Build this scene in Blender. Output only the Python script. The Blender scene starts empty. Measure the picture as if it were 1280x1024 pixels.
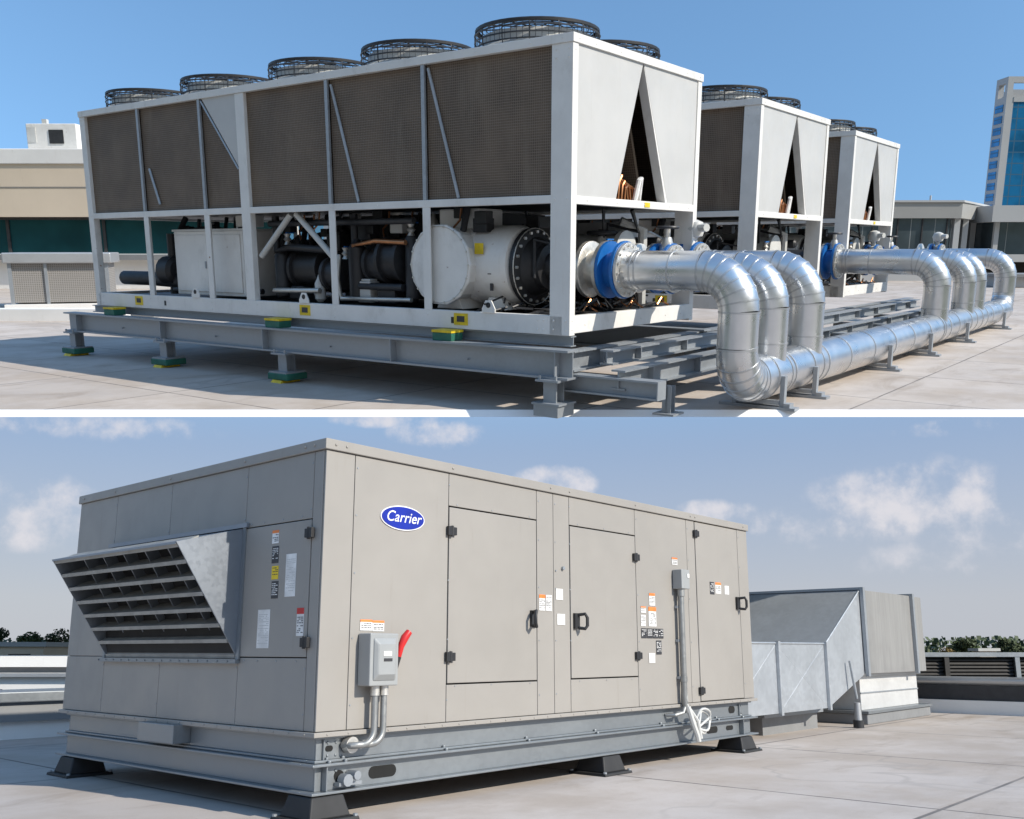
import bpy, math, random
from mathutils import Matrix, Vector
random.seed(7)
C = bpy.context.scene.collection
SC = bpy.context.scene
rad = math.radians

# ------------------------------------------------------------------ camera, light, exposure
cam_d = bpy.data.cameras.new("camera")
cam = bpy.data.objects.new("camera", cam_d)
C.objects.link(cam)
cam_d.sensor_width = 36.0
cam_d.lens = 32.766
cam_d.shift_y = 0.0492
cam_d.clip_start = 0.05
cam_d.clip_end = 20000
cam.location = (0, 0, 0.805)
cam.rotation_euler = (math.pi / 2 + 0.2015, 0, 0)
SC.camera = cam

SUN = Vector((1.38, -0.93, 1.0)).normalized()          # direction towards the sun
sun_d = bpy.data.lights.new("sun", "SUN")
sun_d.energy = 4.3
sun_d.angle = rad(0.53)
sun_d.color = (1.0, 0.925, 0.81)
sun = bpy.data.objects.new("sun", sun_d)
C.objects.link(sun)
sun.rotation_euler = SUN.to_track_quat('Z', 'Y').to_euler()
SC.view_settings.view_transform = 'Standard'
SC.view_settings.look = 'None'
SC.view_settings.gamma = 1
SC.view_settings.exposure = 0.28
SC.cycles.use_denoising = True
SC.cycles.max_bounces = 8

world = bpy.data.worlds.new("World")
SC.world = world
world.use_nodes = True
wt = world.node_tree
for n in list(wt.nodes):
    wt.nodes.remove(n)


def wn(kind, **kw):
    n = wt.nodes.new(kind)
    for k, v in kw.items():
        setattr(n, k, v)
    return n


def wm(op, a, b=None, c=None, clamp=False):
    n = wn('ShaderNodeMath', operation=op)
    n.use_clamp = clamp
    for i, v in enumerate((a, b, c)):
        if v is None:
            continue
        if isinstance(v, (int, float)):
            n.inputs[i].default_value = v
        else:
            wt.links.new(v, n.inputs[i])
    return n.outputs[0]


sky = wn('ShaderNodeTexSky', sky_type='NISHITA')
sky.sun_disc = False
sky.sun_elevation = math.asin(SUN.z)
sky.sun_rotation = math.atan2(SUN.x, SUN.y)
sky.altitude = 50
sky.air_density = 1.5
sky.dust_density = 0.4
sky.ozone_density = 3.0
tc = wn('ShaderNodeTexCoord')
sx = wn('ShaderNodeSeparateXYZ')
wt.links.new(tc.outputs['Generated'], sx.inputs[0])
az = wm('ARCTAN2', sx.outputs[0], sx.outputs[1])
el = wm('ARCSINE', sx.outputs[2])
nz = wn('ShaderNodeTexNoise')
nz.inputs['Scale'].default_value = 20
nz.inputs['Detail'].default_value = 9
nz.inputs['Roughness'].default_value = 0.6
wt.links.new(tc.outputs['Generated'], nz.inputs['Vector'])
# cumulus clouds: azimuth, elevation, half width, half height (radians), density
CLOUDS = [(-0.084, 0.229, .060, .021, .75), (-0.150, 0.243, .07, .012, .55), (0.046, 0.176, .052, .024, .85),
          (0.209, 0.143, .062, .015, .62), (0.300, 0.122, .12, .030, .42), (0.410, 0.146, .125, .050, .52),
          (0.480, 0.120, .10, .045, .42), (0.437, 0.214, .08, .012, .4), (0.441, 0.088, .14, .028, .32),
          (-0.480, 0.136, .085, .042, .52), (-0.473, 0.218, .20, .020, .5), (-0.485, 0.108, .06, .022, .45),
          (0.7, 0.13, .14, .04, .6), (-0.75, 0.15, .15, .05, .6), (-1.3, 0.2, .25, .05, .6), (1.4, 0.18, .25, .06, .6),
          (2.4, .2, .4, .07, .6), (-2.5, .25, .35, .07, .6)]
acc = None
for (a0, e0, wa, wh, den) in CLOUDS:
    da = wm('MULTIPLY', wm('SUBTRACT', az, a0), 1 / wa)
    de = wm('MULTIPLY', wm('SUBTRACT', el, e0), 1 / wh)
    r2 = wm('ADD', wm('MULTIPLY', da, da), wm('MULTIPLY', de, de))
    f = wm('MULTIPLY', wm('SUBTRACT', 1.15, r2, clamp=True), den)
    acc = f if acc is None else wm('MAXIMUM', acc, f)
nn = wm('MULTIPLY', wm('SUBTRACT', nz.outputs[0], 0.5), 2.6)
cl = wm('ADD', acc, wm('MULTIPLY', nn, wm('MINIMUM', wm('MULTIPLY', acc, 2.5), 1.0)))
mr = wn('ShaderNodeMapRange', interpolation_type='SMOOTHSTEP')
wt.links.new(cl, mr.inputs[0])
mr.inputs[1].default_value = 0.2
mr.inputs[2].default_value = 1.05
mr.inputs[4].default_value = 0.85
mx = wn('ShaderNodeMix', data_type='RGBA')
wt.links.new(mr.outputs[0], mx.inputs[0])
hz = wn('ShaderNodeMapRange', interpolation_type='SMOOTHSTEP')
wt.links.new(el, hz.inputs[0])
hz.inputs[1].default_value = 0.44
hz.inputs[2].default_value = 0.20
hz.inputs[4].default_value = 0.95
hl = wn('ShaderNodeMapRange')
wt.links.new(el, hl.inputs[0])
hl.inputs[1].default_value = 0.05
hl.inputs[2].default_value = 0.24
hc = wn('ShaderNodeMix', data_type='RGBA')
wt.links.new(hl.outputs[0], hc.inputs[0])
hc.inputs[6].default_value = (3.05, 3.2, 3.65, 1)
hc.inputs[7].default_value = (1.8, 2.55, 3.9, 1)
hm = wn('ShaderNodeMix', data_type='RGBA')
wt.links.new(hz.outputs[0], hm.inputs[0])
tn = wn('ShaderNodeMix', data_type='RGBA', blend_type='MULTIPLY')
tn.inputs[0].default_value = 1.0
wt.links.new(sky.outputs[0], tn.inputs[6])
tn.inputs[7].default_value = (1.03, 1.24, 1.36, 1)
wt.links.new(tn.outputs[2], hm.inputs[6])
wt.links.new(hc.outputs[2], hm.inputs[7])
wt.links.new(hm.outputs[2], mx.inputs[6])
mx.inputs[7].default_value = (4.9, 4.75, 4.95, 1)
bg = wn('ShaderNodeBackground')
bg.inputs[1].default_value = 0.132
wo = wn('ShaderNodeOutputWorld')
wt.links.new(mx.outputs[2], bg.inputs[0])
wt.links.new(bg.outputs[0], wo.inputs[0])

# ------------------------------------------------------------------ the frames of the two roofs
FW = Matrix.Identity(4)                                                     # lower roof, z up, metres
FL = Matrix.Translation((-0.9493, 4.6651, 0.4153)) @ Matrix.Rotation(0.84743, 4, 'Z')   # package unit
FD = Matrix.Translation((0, 9.6234, 3.3097)) @ Matrix.Rotation(0.4250, 4, 'X')          # raised deck, from its front edge
FU = FD @ Matrix.Translation((0.5908, -0.1482, 0.7998)) @ Matrix.Rotation(0.92865, 4, 'Z')  # chiller yard

# ------------------------------------------------------------------ materials


class NT:
    def __init__(s, name):
        s.m = bpy.data.materials.new(name)
        s.m.use_nodes = True
        s.t = s.m.node_tree
        s.b = s.t.nodes['Principled BSDF']
        s.tc = None

    def node(s, kind, **kw):
        n = s.t.nodes.new(kind)
        for k, v in kw.items():
            setattr(n, k, v)
        return n

    def link(s, a, b):
        s.t.links.new(a, b)

    def co(s):
        if s.tc is None:
            s.tc = s.node('ShaderNodeTexCoord').outputs['Object']
        return s.tc

    def math(s, op, a, b=None, c=None, clamp=False):
        n = s.node('ShaderNodeMath', operation=op)
        n.use_clamp = clamp
        for i, v in enumerate((a, b, c)):
            if v is None:
                continue
            if isinstance(v, (int, float)):
                n.inputs[i].default_value = v
            else:
                s.link(v, n.inputs[i])
        return n.outputs[0]

    def noise(s, scale, detail=4, rough=.55, stretch=None, dist=0):
        n = s.node('ShaderNodeTexNoise')
        n.inputs['Scale'].default_value = scale
        n.inputs['Detail'].default_value = detail
        n.inputs['Roughness'].default_value = rough
        n.inputs['Distortion'].default_value = dist
        v = s.co()
        if stretch:
            mp = s.node('ShaderNodeMapping')
            mp.inputs['Scale'].default_value = stretch
            s.link(v, mp.inputs[0])
            v = mp.outputs[0]
        s.link(v, n.inputs['Vector'])
        return n.outputs[0]

    def ramp(s, fac, lo, hi, a=0., b=1., smooth=True):
        n = s.node('ShaderNodeMapRange', interpolation_type='SMOOTHSTEP' if smooth else 'LINEAR')
        s.link(fac, n.inputs[0])
        n.inputs[1].default_value = lo
        n.inputs[2].default_value = hi
        n.inputs[3].default_value = a
        n.inputs[4].default_value = b
        return n.outputs[0]

    def mix(s, fac, a, b):
        n = s.node('ShaderNodeMix', data_type='RGBA')
        if isinstance(fac, (int, float)):
            n.inputs[0].default_value = fac
        else:
            s.link(fac, n.inputs[0])
        for i, v in ((6, a), (7, b)):
            if isinstance(v, tuple):
                n.inputs[i].default_value = (*v[:3], 1)
            else:
                s.link(v, n.inputs[i])
        return n.outputs[2]

    def color(s, v):
        if isinstance(v, tuple):
            s.b.inputs['Base Color'].default_value = (*v[:3], 1)
        else:
            s.link(v, s.b.inputs['Base Color'])

    def rough(s, v):
        if isinstance(v, (int, float)):
            s.b.inputs['Roughness'].default_value = v
        else:
            s.link(v, s.b.inputs['Roughness'])

    def bump(s, h, strength=.2, dist=.01):
        n = s.node('ShaderNodeBump')
        n.inputs['Strength'].default_value = strength
        n.inputs['Distance'].default_value = dist
        s.link(h, n.inputs['Height'])
        s.link(n.outputs[0], s.b.inputs['Normal'])


def k(c, f):
    return tuple(x * f for x in c[:3])


def paint(name, col, rough=.45, var=.12, scale=2.5, metal=0., streak=True, bump=.0):
    n = NT(name)
    big = n.noise(scale, 5, .6)
    c = n.mix(n.ramp(big, .3, .7), k(col, 1 - var), k(col, 1 + var * .35))
    if streak:
        st = n.noise(3.0, 6, .65, stretch=(6, 6, .5))
        c = n.mix(n.ramp(st, .58, .78, 0, .35), c, k((col[0] * .72, col[1] * .68, col[2] * .6), 1))
    n.color(c)
    n.rough(n.ramp(n.noise(scale * 6, 3), .3, .7, rough - .07, rough + .1))
    n.b.inputs['Metallic'].default_value = metal
    if bump:
        n.bump(n.noise(scale * 3, 2), bump, .02)
    return n.m


def galv(name, col, metal=.6, rough=.42, spangle=38, amt=.18):
    n = NT(name)
    v = n.node('ShaderNodeTexVoronoi')
    v.inputs['Scale'].default_value = spangle
    n.link(n.co(), v.inputs['Vector'])
    sp = n.node('ShaderNodeSeparateColor')
    n.link(v.outputs['Color'], sp.inputs[0])
    f = n.math('ADD', n.math('MULTIPLY', sp.outputs[0], .35), n.math('MULTIPLY', n.ramp(n.noise(1.6, 4), .2, .8), .65))
    n.color(n.mix(f, k(col, 1 - amt), k(col, 1 + amt)))
    n.rough(n.ramp(f, 0, 1, rough - .08, rough + .12, False))
    n.b.inputs['Metallic'].default_value = metal
    n.bump(n.noise(1.4, 2), .06, .03)
    return n.m


def simple(name, col, rough=.5, metal=0.):
    n = NT(name)
    n.color(n.mix(n.ramp(n.noise(9, 4), .3, .7), k(col, .82), k(col, 1.12)))
    n.rough(rough)
    n.b.inputs['Metallic'].default_value = metal
    return n.m


def paved(name, col, step, ox, oy, jw=.0085):
    n = NT(name)
    s = n.node('ShaderNodeSeparateXYZ')
    n.link(n.co(), s.inputs[0])
    wob = n.math('MULTIPLY', n.math('SUBTRACT', n.noise(1.3, 3), .5), .02)

    def joint(c, o):
        fr = n.math('FRACT', n.math('MULTIPLY', n.math('ADD', n.math('ADD', c, o), wob), 1 / step))
        d = n.math('MULTIPLY', n.math('ABSOLUTE', n.math('SUBTRACT', fr, .5)), step)
        return n.ramp(d, jw, jw * 1.9, 1, 0)
    # distance to the cell middle: joint where it is near zero
    j = n.math('MAXIMUM', joint(s.outputs[0], ox), joint(s.outputs[1], oy))
    cell = n.node('ShaderNodeCombineXYZ')
    for i, o in ((0, ox), (1, oy)):
        fl = n.math('FLOOR', n.math('ADD', n.math('MULTIPLY', n.math('ADD', s.outputs[i], o), 1 / step), .5))
        n.link(fl, cell.inputs[i])
    wn_ = n.node('ShaderNodeTexWhiteNoise')
    n.link(cell.outputs[0], wn_.inputs['Vector'])
    c = n.mix(wn_.outputs['Value'], k(col, .93), k(col, 1.05))
    c = n.mix(n.ramp(n.noise(.9, 8, .66), .36, .66, 0, .95), c, (col[0] * .78, col[1] * .74, col[2] * .69))
    st = n.noise(.55, 6, .7, stretch=(1, 2.2, 1), dist=.8)
    c = n.mix(n.ramp(st, .53, .72, 0, .6), c, (col[0] * .54, col[1] * .48, col[2] * .41))
    sm = n.noise(1.5, 7, .72, stretch=(.45, 2.4, 1), dist=.5)
    c = n.mix(n.ramp(sm, .56, .76, 0, .6), c, (col[0] * .62, col[1] * .58, col[2] * .53))
    pd = n.math('ABSOLUTE', n.math('SUBTRACT', n.noise(.5, 3, .5, dist=.3), .47))
    c = n.mix(n.math('MULTIPLY', n.ramp(pd, .0, .012, 1, 0), n.ramp(n.noise(.35, 2), .45, .6, 0, .45)), c, k(col, .6))
    c = n.mix(n.ramp(n.noise(.5, 3, .5, dist=.3), .40, .47, .16, 0), c, k(col, .7))
    c = n.mix(n.ramp(n.noise(5, 6, .7), .6, .8, 0, .5), c, k(col, 1.12))
    c = n.mix(n.ramp(n.noise(70, 3, .7), .55, .75, 0, .35), c, k(col, .62))
    c = n.mix(n.math('MULTIPLY', j, n.ramp(n.noise(2, 4), .3, .6, .65, 1.0)), c, k(col, .30))
    n.color(c)
    n.rough(n.ramp(n.noise(1.2, 5), .3, .7, .62, .85))
    h = n.math('SUBTRACT', n.math('MULTIPLY', n.noise(60, 4), .25), j)
    n.bump(h, .3, .006)
    return n.m


def coil(name):
    n = NT(name)
    s = n.node('ShaderNodeSeparateXYZ')
    n.link(n.co(), s.inputs[0])

    def wire(c, step, w):
        fr = n.math('FRACT', n.math('MULTIPLY', c, 1 / step))
        return n.math('LESS_THAN', fr, w)
    w = n.math('MAXIMUM', wire(s.outputs[1], .027, .17), wire(s.outputs[2], .027, .2))
    fin = n.ramp(n.math('FRACT', n.math('MULTIPLY', s.outputs[2], 1 / .0085)), .2, .8)
    base = n.mix(n.ramp(n.noise(1.6, 5, .6), .3, .7), (.085, .056, .036), (.155, .106, .070))
    base = n.mix(n.math('MULTIPLY', fin, .35), base, (.05, .04, .03))
    base = n.mix(n.ramp(n.noise(.9, 6, .7, stretch=(1, 3, .6)), .5, .75, 0, .5), base, (.20, .16, .12))
    n.color(n.mix(n.math('MULTIPLY', w, .75), base, (.25, .195, .145)))
    n.rough(.6)
    n.bump(w, .5, .006)
    return n.m


def windows(name, glass, frame, sw, sh, fw, axis, rough=.08):
    """glass with thin mullions of one pane's own pattern"""
    n = NT(name)
    s = n.node('ShaderNodeSeparateXYZ')
    n.link(n.co(), s.inputs[0])
    fx = n.math('FRACT', n.math('MULTIPLY', s.outputs[axis], 1 / sw))
    fz = n.math('FRACT', n.math('MULTIPLY', s.outputs[2], 1 / sh))
    w = n.math('MAXIMUM', n.math('LESS_THAN', fx, fw), n.math('LESS_THAN', fz, fw * sw / sh))
    g = n.mix(n.ramp(n.noise(.35, 3), .35, .65), k(glass, .75), k(glass, 1.3))
    n.color(n.mix(w, g, frame))
    n.rough(n.math('ADD', n.math('MULTIPLY', w, .4), rough))
    n.b.inputs['Metallic'].default_value = .35
    return n.m


M = {}
M['white'] = paint('white_paint', (.75, .735, .705), .42, .07)


def add_rust(m, col=(.20, .085, .03)):
    n = NT.__new__(NT)
    n.m, n.t, n.tc = m, m.node_tree, None
    n.b = n.t.nodes['Principled BSDF']
    src = n.b.inputs['Base Color'].links[0].from_socket
    f = n.math('MULTIPLY', n.ramp(n.noise(11, 3, .5), .70, .76), n.ramp(n.noise(1.1, 2), .5, .6))
    dirt = n.ramp(n.noise(2.2, 7, .7, stretch=(1, 1, .6)), .52, .75, 0, .4)
    n.color(n.mix(f, n.mix(dirt, src, (.36, .33, .28)), col))


add_rust(M['white'])
M['panel'] = paint('white_panel_paint', (.52, .515, .50), .38, .07, 1.2, bump=.08)
M['grey_white'] = paint('grey_white_paint', (.56, .56, .54), .45, .1)
M['coil'] = coil('brown_coil_screen')
M['galv'] = galv('galvanised_steel', (.33, .355, .38), .45, .45, 30, .08)
M['galv_thin'] = galv('galvanised_rod', (.40, .43, .46), .5, .45)
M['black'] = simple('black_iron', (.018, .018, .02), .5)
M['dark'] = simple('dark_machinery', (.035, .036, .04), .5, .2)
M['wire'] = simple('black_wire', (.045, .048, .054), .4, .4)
M['rubber'] = simple('black_rubber', (.022, .022, .023), .65)
M['blue'] = paint('blue_valve_paint', (.012, .13, .42), .35, .15)
M['yellow'] = simple('yellow_paint', (.72, .52, .02), .5)
M['green'] = simple('green_pad', (.02, .13, .09), .55)
M['copper'] = simple('copper_tube', (.55, .25, .12), .35, .9)
M['red'] = simple('red_plastic', (.55, .02, .02), .4)
M['orange'] = simple('orange_print', (.80, .22, .05), .5)
M['ink'] = simple('black_print', (.04, .04, .045), .5)
M['paper'] = simple('white_sticker', (.74, .73, .71), .5)
M['logo'] = simple('blue_badge', (.010, .025, .30), .3)
M['logo_white'] = simple('white_badge', (.82, .82, .84), .4)
M['stub'] = galv('flange_steel', (.62, .60, .56), .7, .38)
M['beige'] = paint('greige_paint', (.31, .290, .264), .44, .06, .9, bump=.05)
M['core'] = simple('dark_gap', (.010, .010, .010), .9)
M['hood'] = galv('hood_steel', (.27, .295, .33), .6, .38, 45, .06)
M['louvre'] = simple('dark_bronze_blade', (.30, .29, .265), .5, .1)
M['louvre_back'] = simple('dark_filter', (.02, .02, .02), .8)
M['duct'] = galv('duct_steel', (.45, .475, .50), .45, .36, 26, .12)
M['curb_metal'] = galv('curb_steel', (.46, .47, .48), .6, .4, 30, .06)
M['channel'] = galv('channel_steel', (.25, .27, .285), .5, .4, 40, .07)
def streaked(name, col):
    n = NT(name)
    st = n.noise(4, 6, .7, stretch=(5, 5, .25))
    c = n.mix(n.ramp(st, .3, .7), k(col, .88), k(col, 1.08))
    n.color(n.mix(n.ramp(n.noise(1.3, 5), .45, .7, 0, .5), c, k(col, .7)))
    n.rough(.5)
    n.b.inputs['Metallic'].default_value = .35
    return n.m


M['end_box'] = streaked('weathered_duct_steel', (.34, .335, .325))
M['conduit'] = galv('conduit_steel', (.30, .305, .30), .6, .42)
M['pedestal'] = galv('pedestal_steel', (.60, .60, .59), .25, .45, 30, .08)
M['switch'] = paint('grey_switch_paint', (.31, .32, .32), .42, .06)
M['deck'] = paved('deck_pavers', (.50, .445, .40), 2.3, .55, 1.15)
M['roof'] = paved('roof_pavers', (.53, .48, .445), 2.3, 1.05, .95, .0085)
M['coping'] = NT('white_coping').m
M['coping'].node_tree.nodes['Principled BSDF'].inputs['Base Color'].default_value = (.88, .88, .88, 1)
M['wall_beige'] = paint('beige_render', (.66, .56, .44), .8, .06, .3, bump=.2)
M['wall_white'] = paint('white_render', (.78, .77, .75), .75, .08, .6)
M['wall_grey'] = paint('grey_panel', (.33, .33, .32), .6, .08, .25)
M['glass_teal'] = windows('teal_glass', (.012, .07, .085), (.03, .05, .06), 4.6, 9.0, .012, 0)
M['glass_grey'] = windows('grey_glass', (.10, .13, .15), (.26, .28, .29), 1.25, 6.0, .03, 0, .12)
M['glass_blue'] = windows('blue_glass', (.015, .17, .38), (.05, .14, .24), 1.5, 1.31, .09, 0)
M['concrete'] = paint('pale_concrete', (.44, .45, .46), .75, .06, .12)
M['dark_cap'] = simple('black_flashing', (.035, .035, .038), .6)
M['fence'] = simple('dark_fence_paint', (.045, .042, .04), .6)
M['grey_wall'] = paint('grey_flashing', (.22, .225, .23), .6, .08)
M['land'] = simple('far_land', (.075, .09, .05), .95)
M['bark'] = simple('bark', (.07, .05, .035), .9)
M['brickbox'] = None


def leaf_mat(name, a, b):
    n = NT(name)
    n.color(n.mix(n.ramp(n.noise(.9, 4), .35, .65), a, b))
    n.rough(.7)
    return n.m


M['leaf_dark'] = leaf_mat('dark_leaves', (.028, .045, .018), (.065, .088, .035))
M['leaf_mid'] = leaf_mat('green_leaves', (.04, .075, .02), (.09, .12, .035))
M['leaf_autumn'] = leaf_mat('olive_leaves', (.10, .085, .03), (.19, .13, .04))


def alu():
    n = NT('aluminium_jacket')
    f = n.noise(2.5, 5, .6)
    n.color(n.mix(n.ramp(f, .3, .7), (.62, .63, .64), (.70, .71, .72)))
    n.rough(n.ramp(n.noise(4, 4, .6), .3, .7, .26, .36))
    n.b.inputs['Metallic'].default_value = .95
    n.bump(n.noise(2.5, 2), .035, .03)
    return n.m


M['alu'] = alu()
M['alu_band'] = galv('jacket_band', (.52, .53, .54), .85, .38, 20, .1)


def gravel_mesh_mat():
    n = NT('grey_wire_screen')
    s = n.node('ShaderNodeSeparateXYZ')
    n.link(n.co(), s.inputs[0])
    h = n.math('ADD', s.outputs[0], s.outputs[1])
    a = n.math('LESS_THAN', n.math('FRACT', n.math('MULTIPLY', h, 1 / .055)), .35)
    b = n.math('LESS_THAN', n.math('FRACT', n.math('MULTIPLY', s.outputs[2], 1 / .05)), .4)
    w = n.math('MAXIMUM', a, b)
    n.color(n.mix(w, (.17, .16, .145), (.30, .285, .27)))
    n.bump(w, .5, .02)
    n.rough(.7)
    return n.m


M['brickbox'] = gravel_mesh_mat()

# ------------------------------------------------------------------ builders
ORG = {}


class MB:
    def __init__(s):
        s.v, s.f = [], []

    def add(s, vs, fs):
        b = len(s.v)
        s.v += [Vector(p) for p in vs]
        s.f += [tuple(b + i for i in q) for q in fs]
        return s

    def box(s, x0, x1, y0, y1, z0, z1):
        return s.add([(x, y, z) for x in (x0, x1) for y in (y0, y1) for z in (z0, z1)],
                     [(0, 1, 3, 2), (4, 6, 7, 5), (0, 4, 5, 1), (2, 3, 7, 6), (0, 2, 6, 4), (1, 5, 7, 3)])

    def prism(s, poly, ax, a, b):
        """poly: 2-D points in the two other axes (in order), extruded along axis ax from a to b"""
        n = len(poly)

        def P(p, t):
            q = list(p)
            q.insert(ax, t)
            return tuple(q)
        vs = [P(p, a) for p in poly] + [P(p, b) for p in poly]
        fs = [tuple(range(n))[::-1], tuple(range(n, 2 * n))]
        fs += [(i, (i + 1) % n, n + (i + 1) % n, n + i) for i in range(n)]
        return s.add(vs, fs)

    def hexa(s, p):
        """eight points: bottom ring of four, top ring of four"""
        return s.add(p, [(3, 2, 1, 0), (4, 5, 6, 7), (0, 1, 5, 4), (1, 2, 6, 5), (2, 3, 7, 6), (3, 0, 4, 7)])

    def tube(s, path, r, n=12, closed=False, caps=True):
        path = [Vector(p) for p in path]
        m = len(path)
        rs = r if isinstance(r, (list, tuple)) else [r] * m
        b = len(s.v)
        prev = None
        for i in range(m):
            if closed:
                t = path[(i + 1) % m] - path[i - 1]
            else:
                t = path[min(i + 1, m - 1)] - path[max(i - 1, 0)]
            t.normalize()
            if prev is None:
                a = Vector((0, 0, 1)) if abs(t.z) < .9 else Vector((1, 0, 0))
                u = t.cross(a).normalized()
            else:
                u = (prev - t * prev.dot(t)).normalized()
            prev = u
            w = t.cross(u)
            for j in range(n):
                an = 2 * math.pi * j / n
                s.v.append(path[i] + (u * math.cos(an) + w * math.sin(an)) * rs[i])
        for i in range(m if closed else m - 1):
            i2 = (i + 1) % m
            for j in range(n):
                j2 = (j + 1) % n
                s.f.append((b + i * n + j, b + i * n + j2, b + i2 * n + j2, b + i2 * n + j))
        if caps and not closed:
            s.f.append(tuple(b + j for j in range(n))[::-1])
            s.f.append(tuple(b + (m - 1) * n + j for j in range(n)))
        return s

    def lathe(s, prof, c, ax='z', n=24, caps=True):
        """prof: (radius, height) pairs about an axis through c"""
        path = []
        d = {'x': Vector((1, 0, 0)), 'y': Vector((0, 1, 0)), 'z': Vector((0, 0, 1))}[ax]
        u = {'x': Vector((0, 1, 0)), 'y': Vector((0, 0, 1)), 'z': Vector((1, 0, 0))}[ax]
        w = d.cross(u)
        c = Vector(c)
        b = len(s.v)
        for (r, h) in prof:
            for j in range(n):
                an = 2 * math.pi * j / n
                s.v.append(c + d * h + (u * math.cos(an) + w * math.sin(an)) * r)
        for i in range(len(prof) - 1):
            for j in range(n):
                j2 = (j + 1) % n
                s.f.append((b + i * n + j, b + i * n + j2, b + (i + 1) * n + j2, b + (i + 1) * n + j))
        if caps:
            s.f.append(tuple(b + j for j in range(n))[::-1])
            s.f.append(tuple(b + (len(prof) - 1) * n + j for j in range(n)))
        return s

    def ring(s, c, R, r, ax='z', n=40, k_=6):
        c = Vector(c)
        u, w = {'z': (Vector((1, 0, 0)), Vector((0, 1, 0))), 'y': (Vector((1, 0, 0)), Vector((0, 0, 1))),
                'x': (Vector((0, 1, 0)), Vector((0, 0, 1)))}[ax]
        return s.tube([c + (u * math.cos(t) + w * math.sin(t)) * R for t in [2 * math.pi * i / n for i in range(n)]], r, k_, True)

    def build(s, name, mat, parent=None, frame=None, org=(0, 0, 0), smooth=False, bevel=0., sharp=38):
        org = Vector(org) if parent is None else ORG[parent.name]
        me = bpy.data.meshes.new(name)
        me.from_pydata([v - org for v in s.v], [], s.f)
        me.materials.append(M[mat] if isinstance(mat, str) else mat)
        if smooth:
            for p in me.polygons:
                p.use_smooth = True
            try:
                me.set_sharp_from_angle(angle=rad(sharp))
            except Exception:
                pass
        me.update()
        o = bpy.data.objects.new(name, me)
        C.objects.link(o)
        if bevel:
            bv = o.modifiers.new('bevel', 'BEVEL')
            bv.width = bevel
            bv.segments = 2
            bv.limit_method = 'ANGLE'
            bv.angle_limit = rad(40)
        if parent is None:
            o.matrix_world = frame @ Matrix.Translation(org)
        else:
            o.parent = parent
        ORG[o.name] = org
        return o


def tag(o, label=None, cat=None, group=None, kind=None):
    if label and not kind:
        kind = 'thing'
    for a, b in (('label', label), ('category', cat), ('group', group), ('kind', kind)):
        if b:
            o[a] = b
    return o


def thing(name, frame, org, label, cat, group=None):
    o = bpy.data.objects.new(name, None)
    o.empty_display_size = .2
    C.objects.link(o)
    o.matrix_world = frame @ Matrix.Translation(org)
    ORG[o.name] = Vector(org)
    return tag(o, label, cat, group)


def dup(o, label, shift=None, parent=None):
    c = o.copy()
    C.objects.link(c)
    if parent is not None:
        c.parent = parent
    else:
        c['label'] = label
        if shift is not None:
            c.matrix_world = o.matrix_world @ Matrix.Translation(shift)
    for ch in list(KIDS.get(o.name, o.children)):
        dup(ch, None, None, c)
    return c


KIDS = {}


def ibeam(axis, a, b, u, z0, z1, w, tf=.022, tw=.014):
    """I section running along axis 0/1 from a to b, centred at u across"""
    prof = [(u - w / 2, z0), (u + w / 2, z0), (u + w / 2, z0 + tf), (u + tw / 2, z0 + tf), (u + tw / 2, z1 - tf), (u + w / 2, z1 - tf),
            (u + w / 2, z1), (u - w / 2, z1), (u - w / 2, z1 - tf), (u - tw / 2, z1 - tf), (u - tw / 2, z0 + tf), (u - w / 2, z0 + tf)]
    m = MB()
    return m.prism(prof, axis, a, b)


def arc(c, r, a0, a1, u, w, n=8):
    c, u, w = Vector(c), Vector(u), Vector(w)
    return [c + (u * math.cos(a0 + (a1 - a0) * i / n) + w * math.sin(a0 + (a1 - a0) * i / n)) * r for i in range(n + 1)]


# ================================================================== RAISED DECK WITH THE CHILLERS (frame FU: x across the unit, y along it)
G = -.80
m = MB()
hw0, hw1, D1, hr0 = 8.6, 82.0, 125.0, 6.5
m.hexa([(-hw0, .031, -.058), (hr0, .031, -.058), (hw1, D1, -1.6), (-hw1, D1, -1.6), (-hw0, .03, -.004), (hr0, .03, -.004), (hw1, D1, -.004), (-hw1, D1, -.004)])
slab = m.build('roof_slab', 'concrete', frame=FD)
tag(slab, kind='structure')
# paving sheet, aligned with the chillers so its joints run with them
inv = FU.inverted() @ FD
m = MB()
m.add([inv @ Vector(p) for p in ((-hw0, .03, 0), (hr0, .03, 0), (hw1, D1, 0), (-hw1, D1, 0))], [(0, 1, 2, 3)])
tag(m.build('roof_deck', 'deck', frame=FU), kind='structure')
m = MB().prism([(-.052, -.062), (.03, -.062), (.03, .003), (.012, .003)], 0, -hw0, hr0)
tag(m.build('roof_edge', 'coping', frame=FD), kind='structure')

W_, LN, H_ = 2.83, 9.0, 2.9
ch = thing('chiller', FU, (0, 0, 0), 'big white chiller closest to the front, long side of brown coil screens in full view', 'chiller', 'white rooftop chillers')


def bolts(mb, pts, ax, r=.012, h=.006):
    for p in pts:
        e = {'x': (h, 0, 0), 'y': (0, h, 0), 'z': (0, 0, h)}[ax]
        mb.tube([Vector(p) - Vector(e), Vector(p) + Vector(e)], r, 6)


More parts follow.
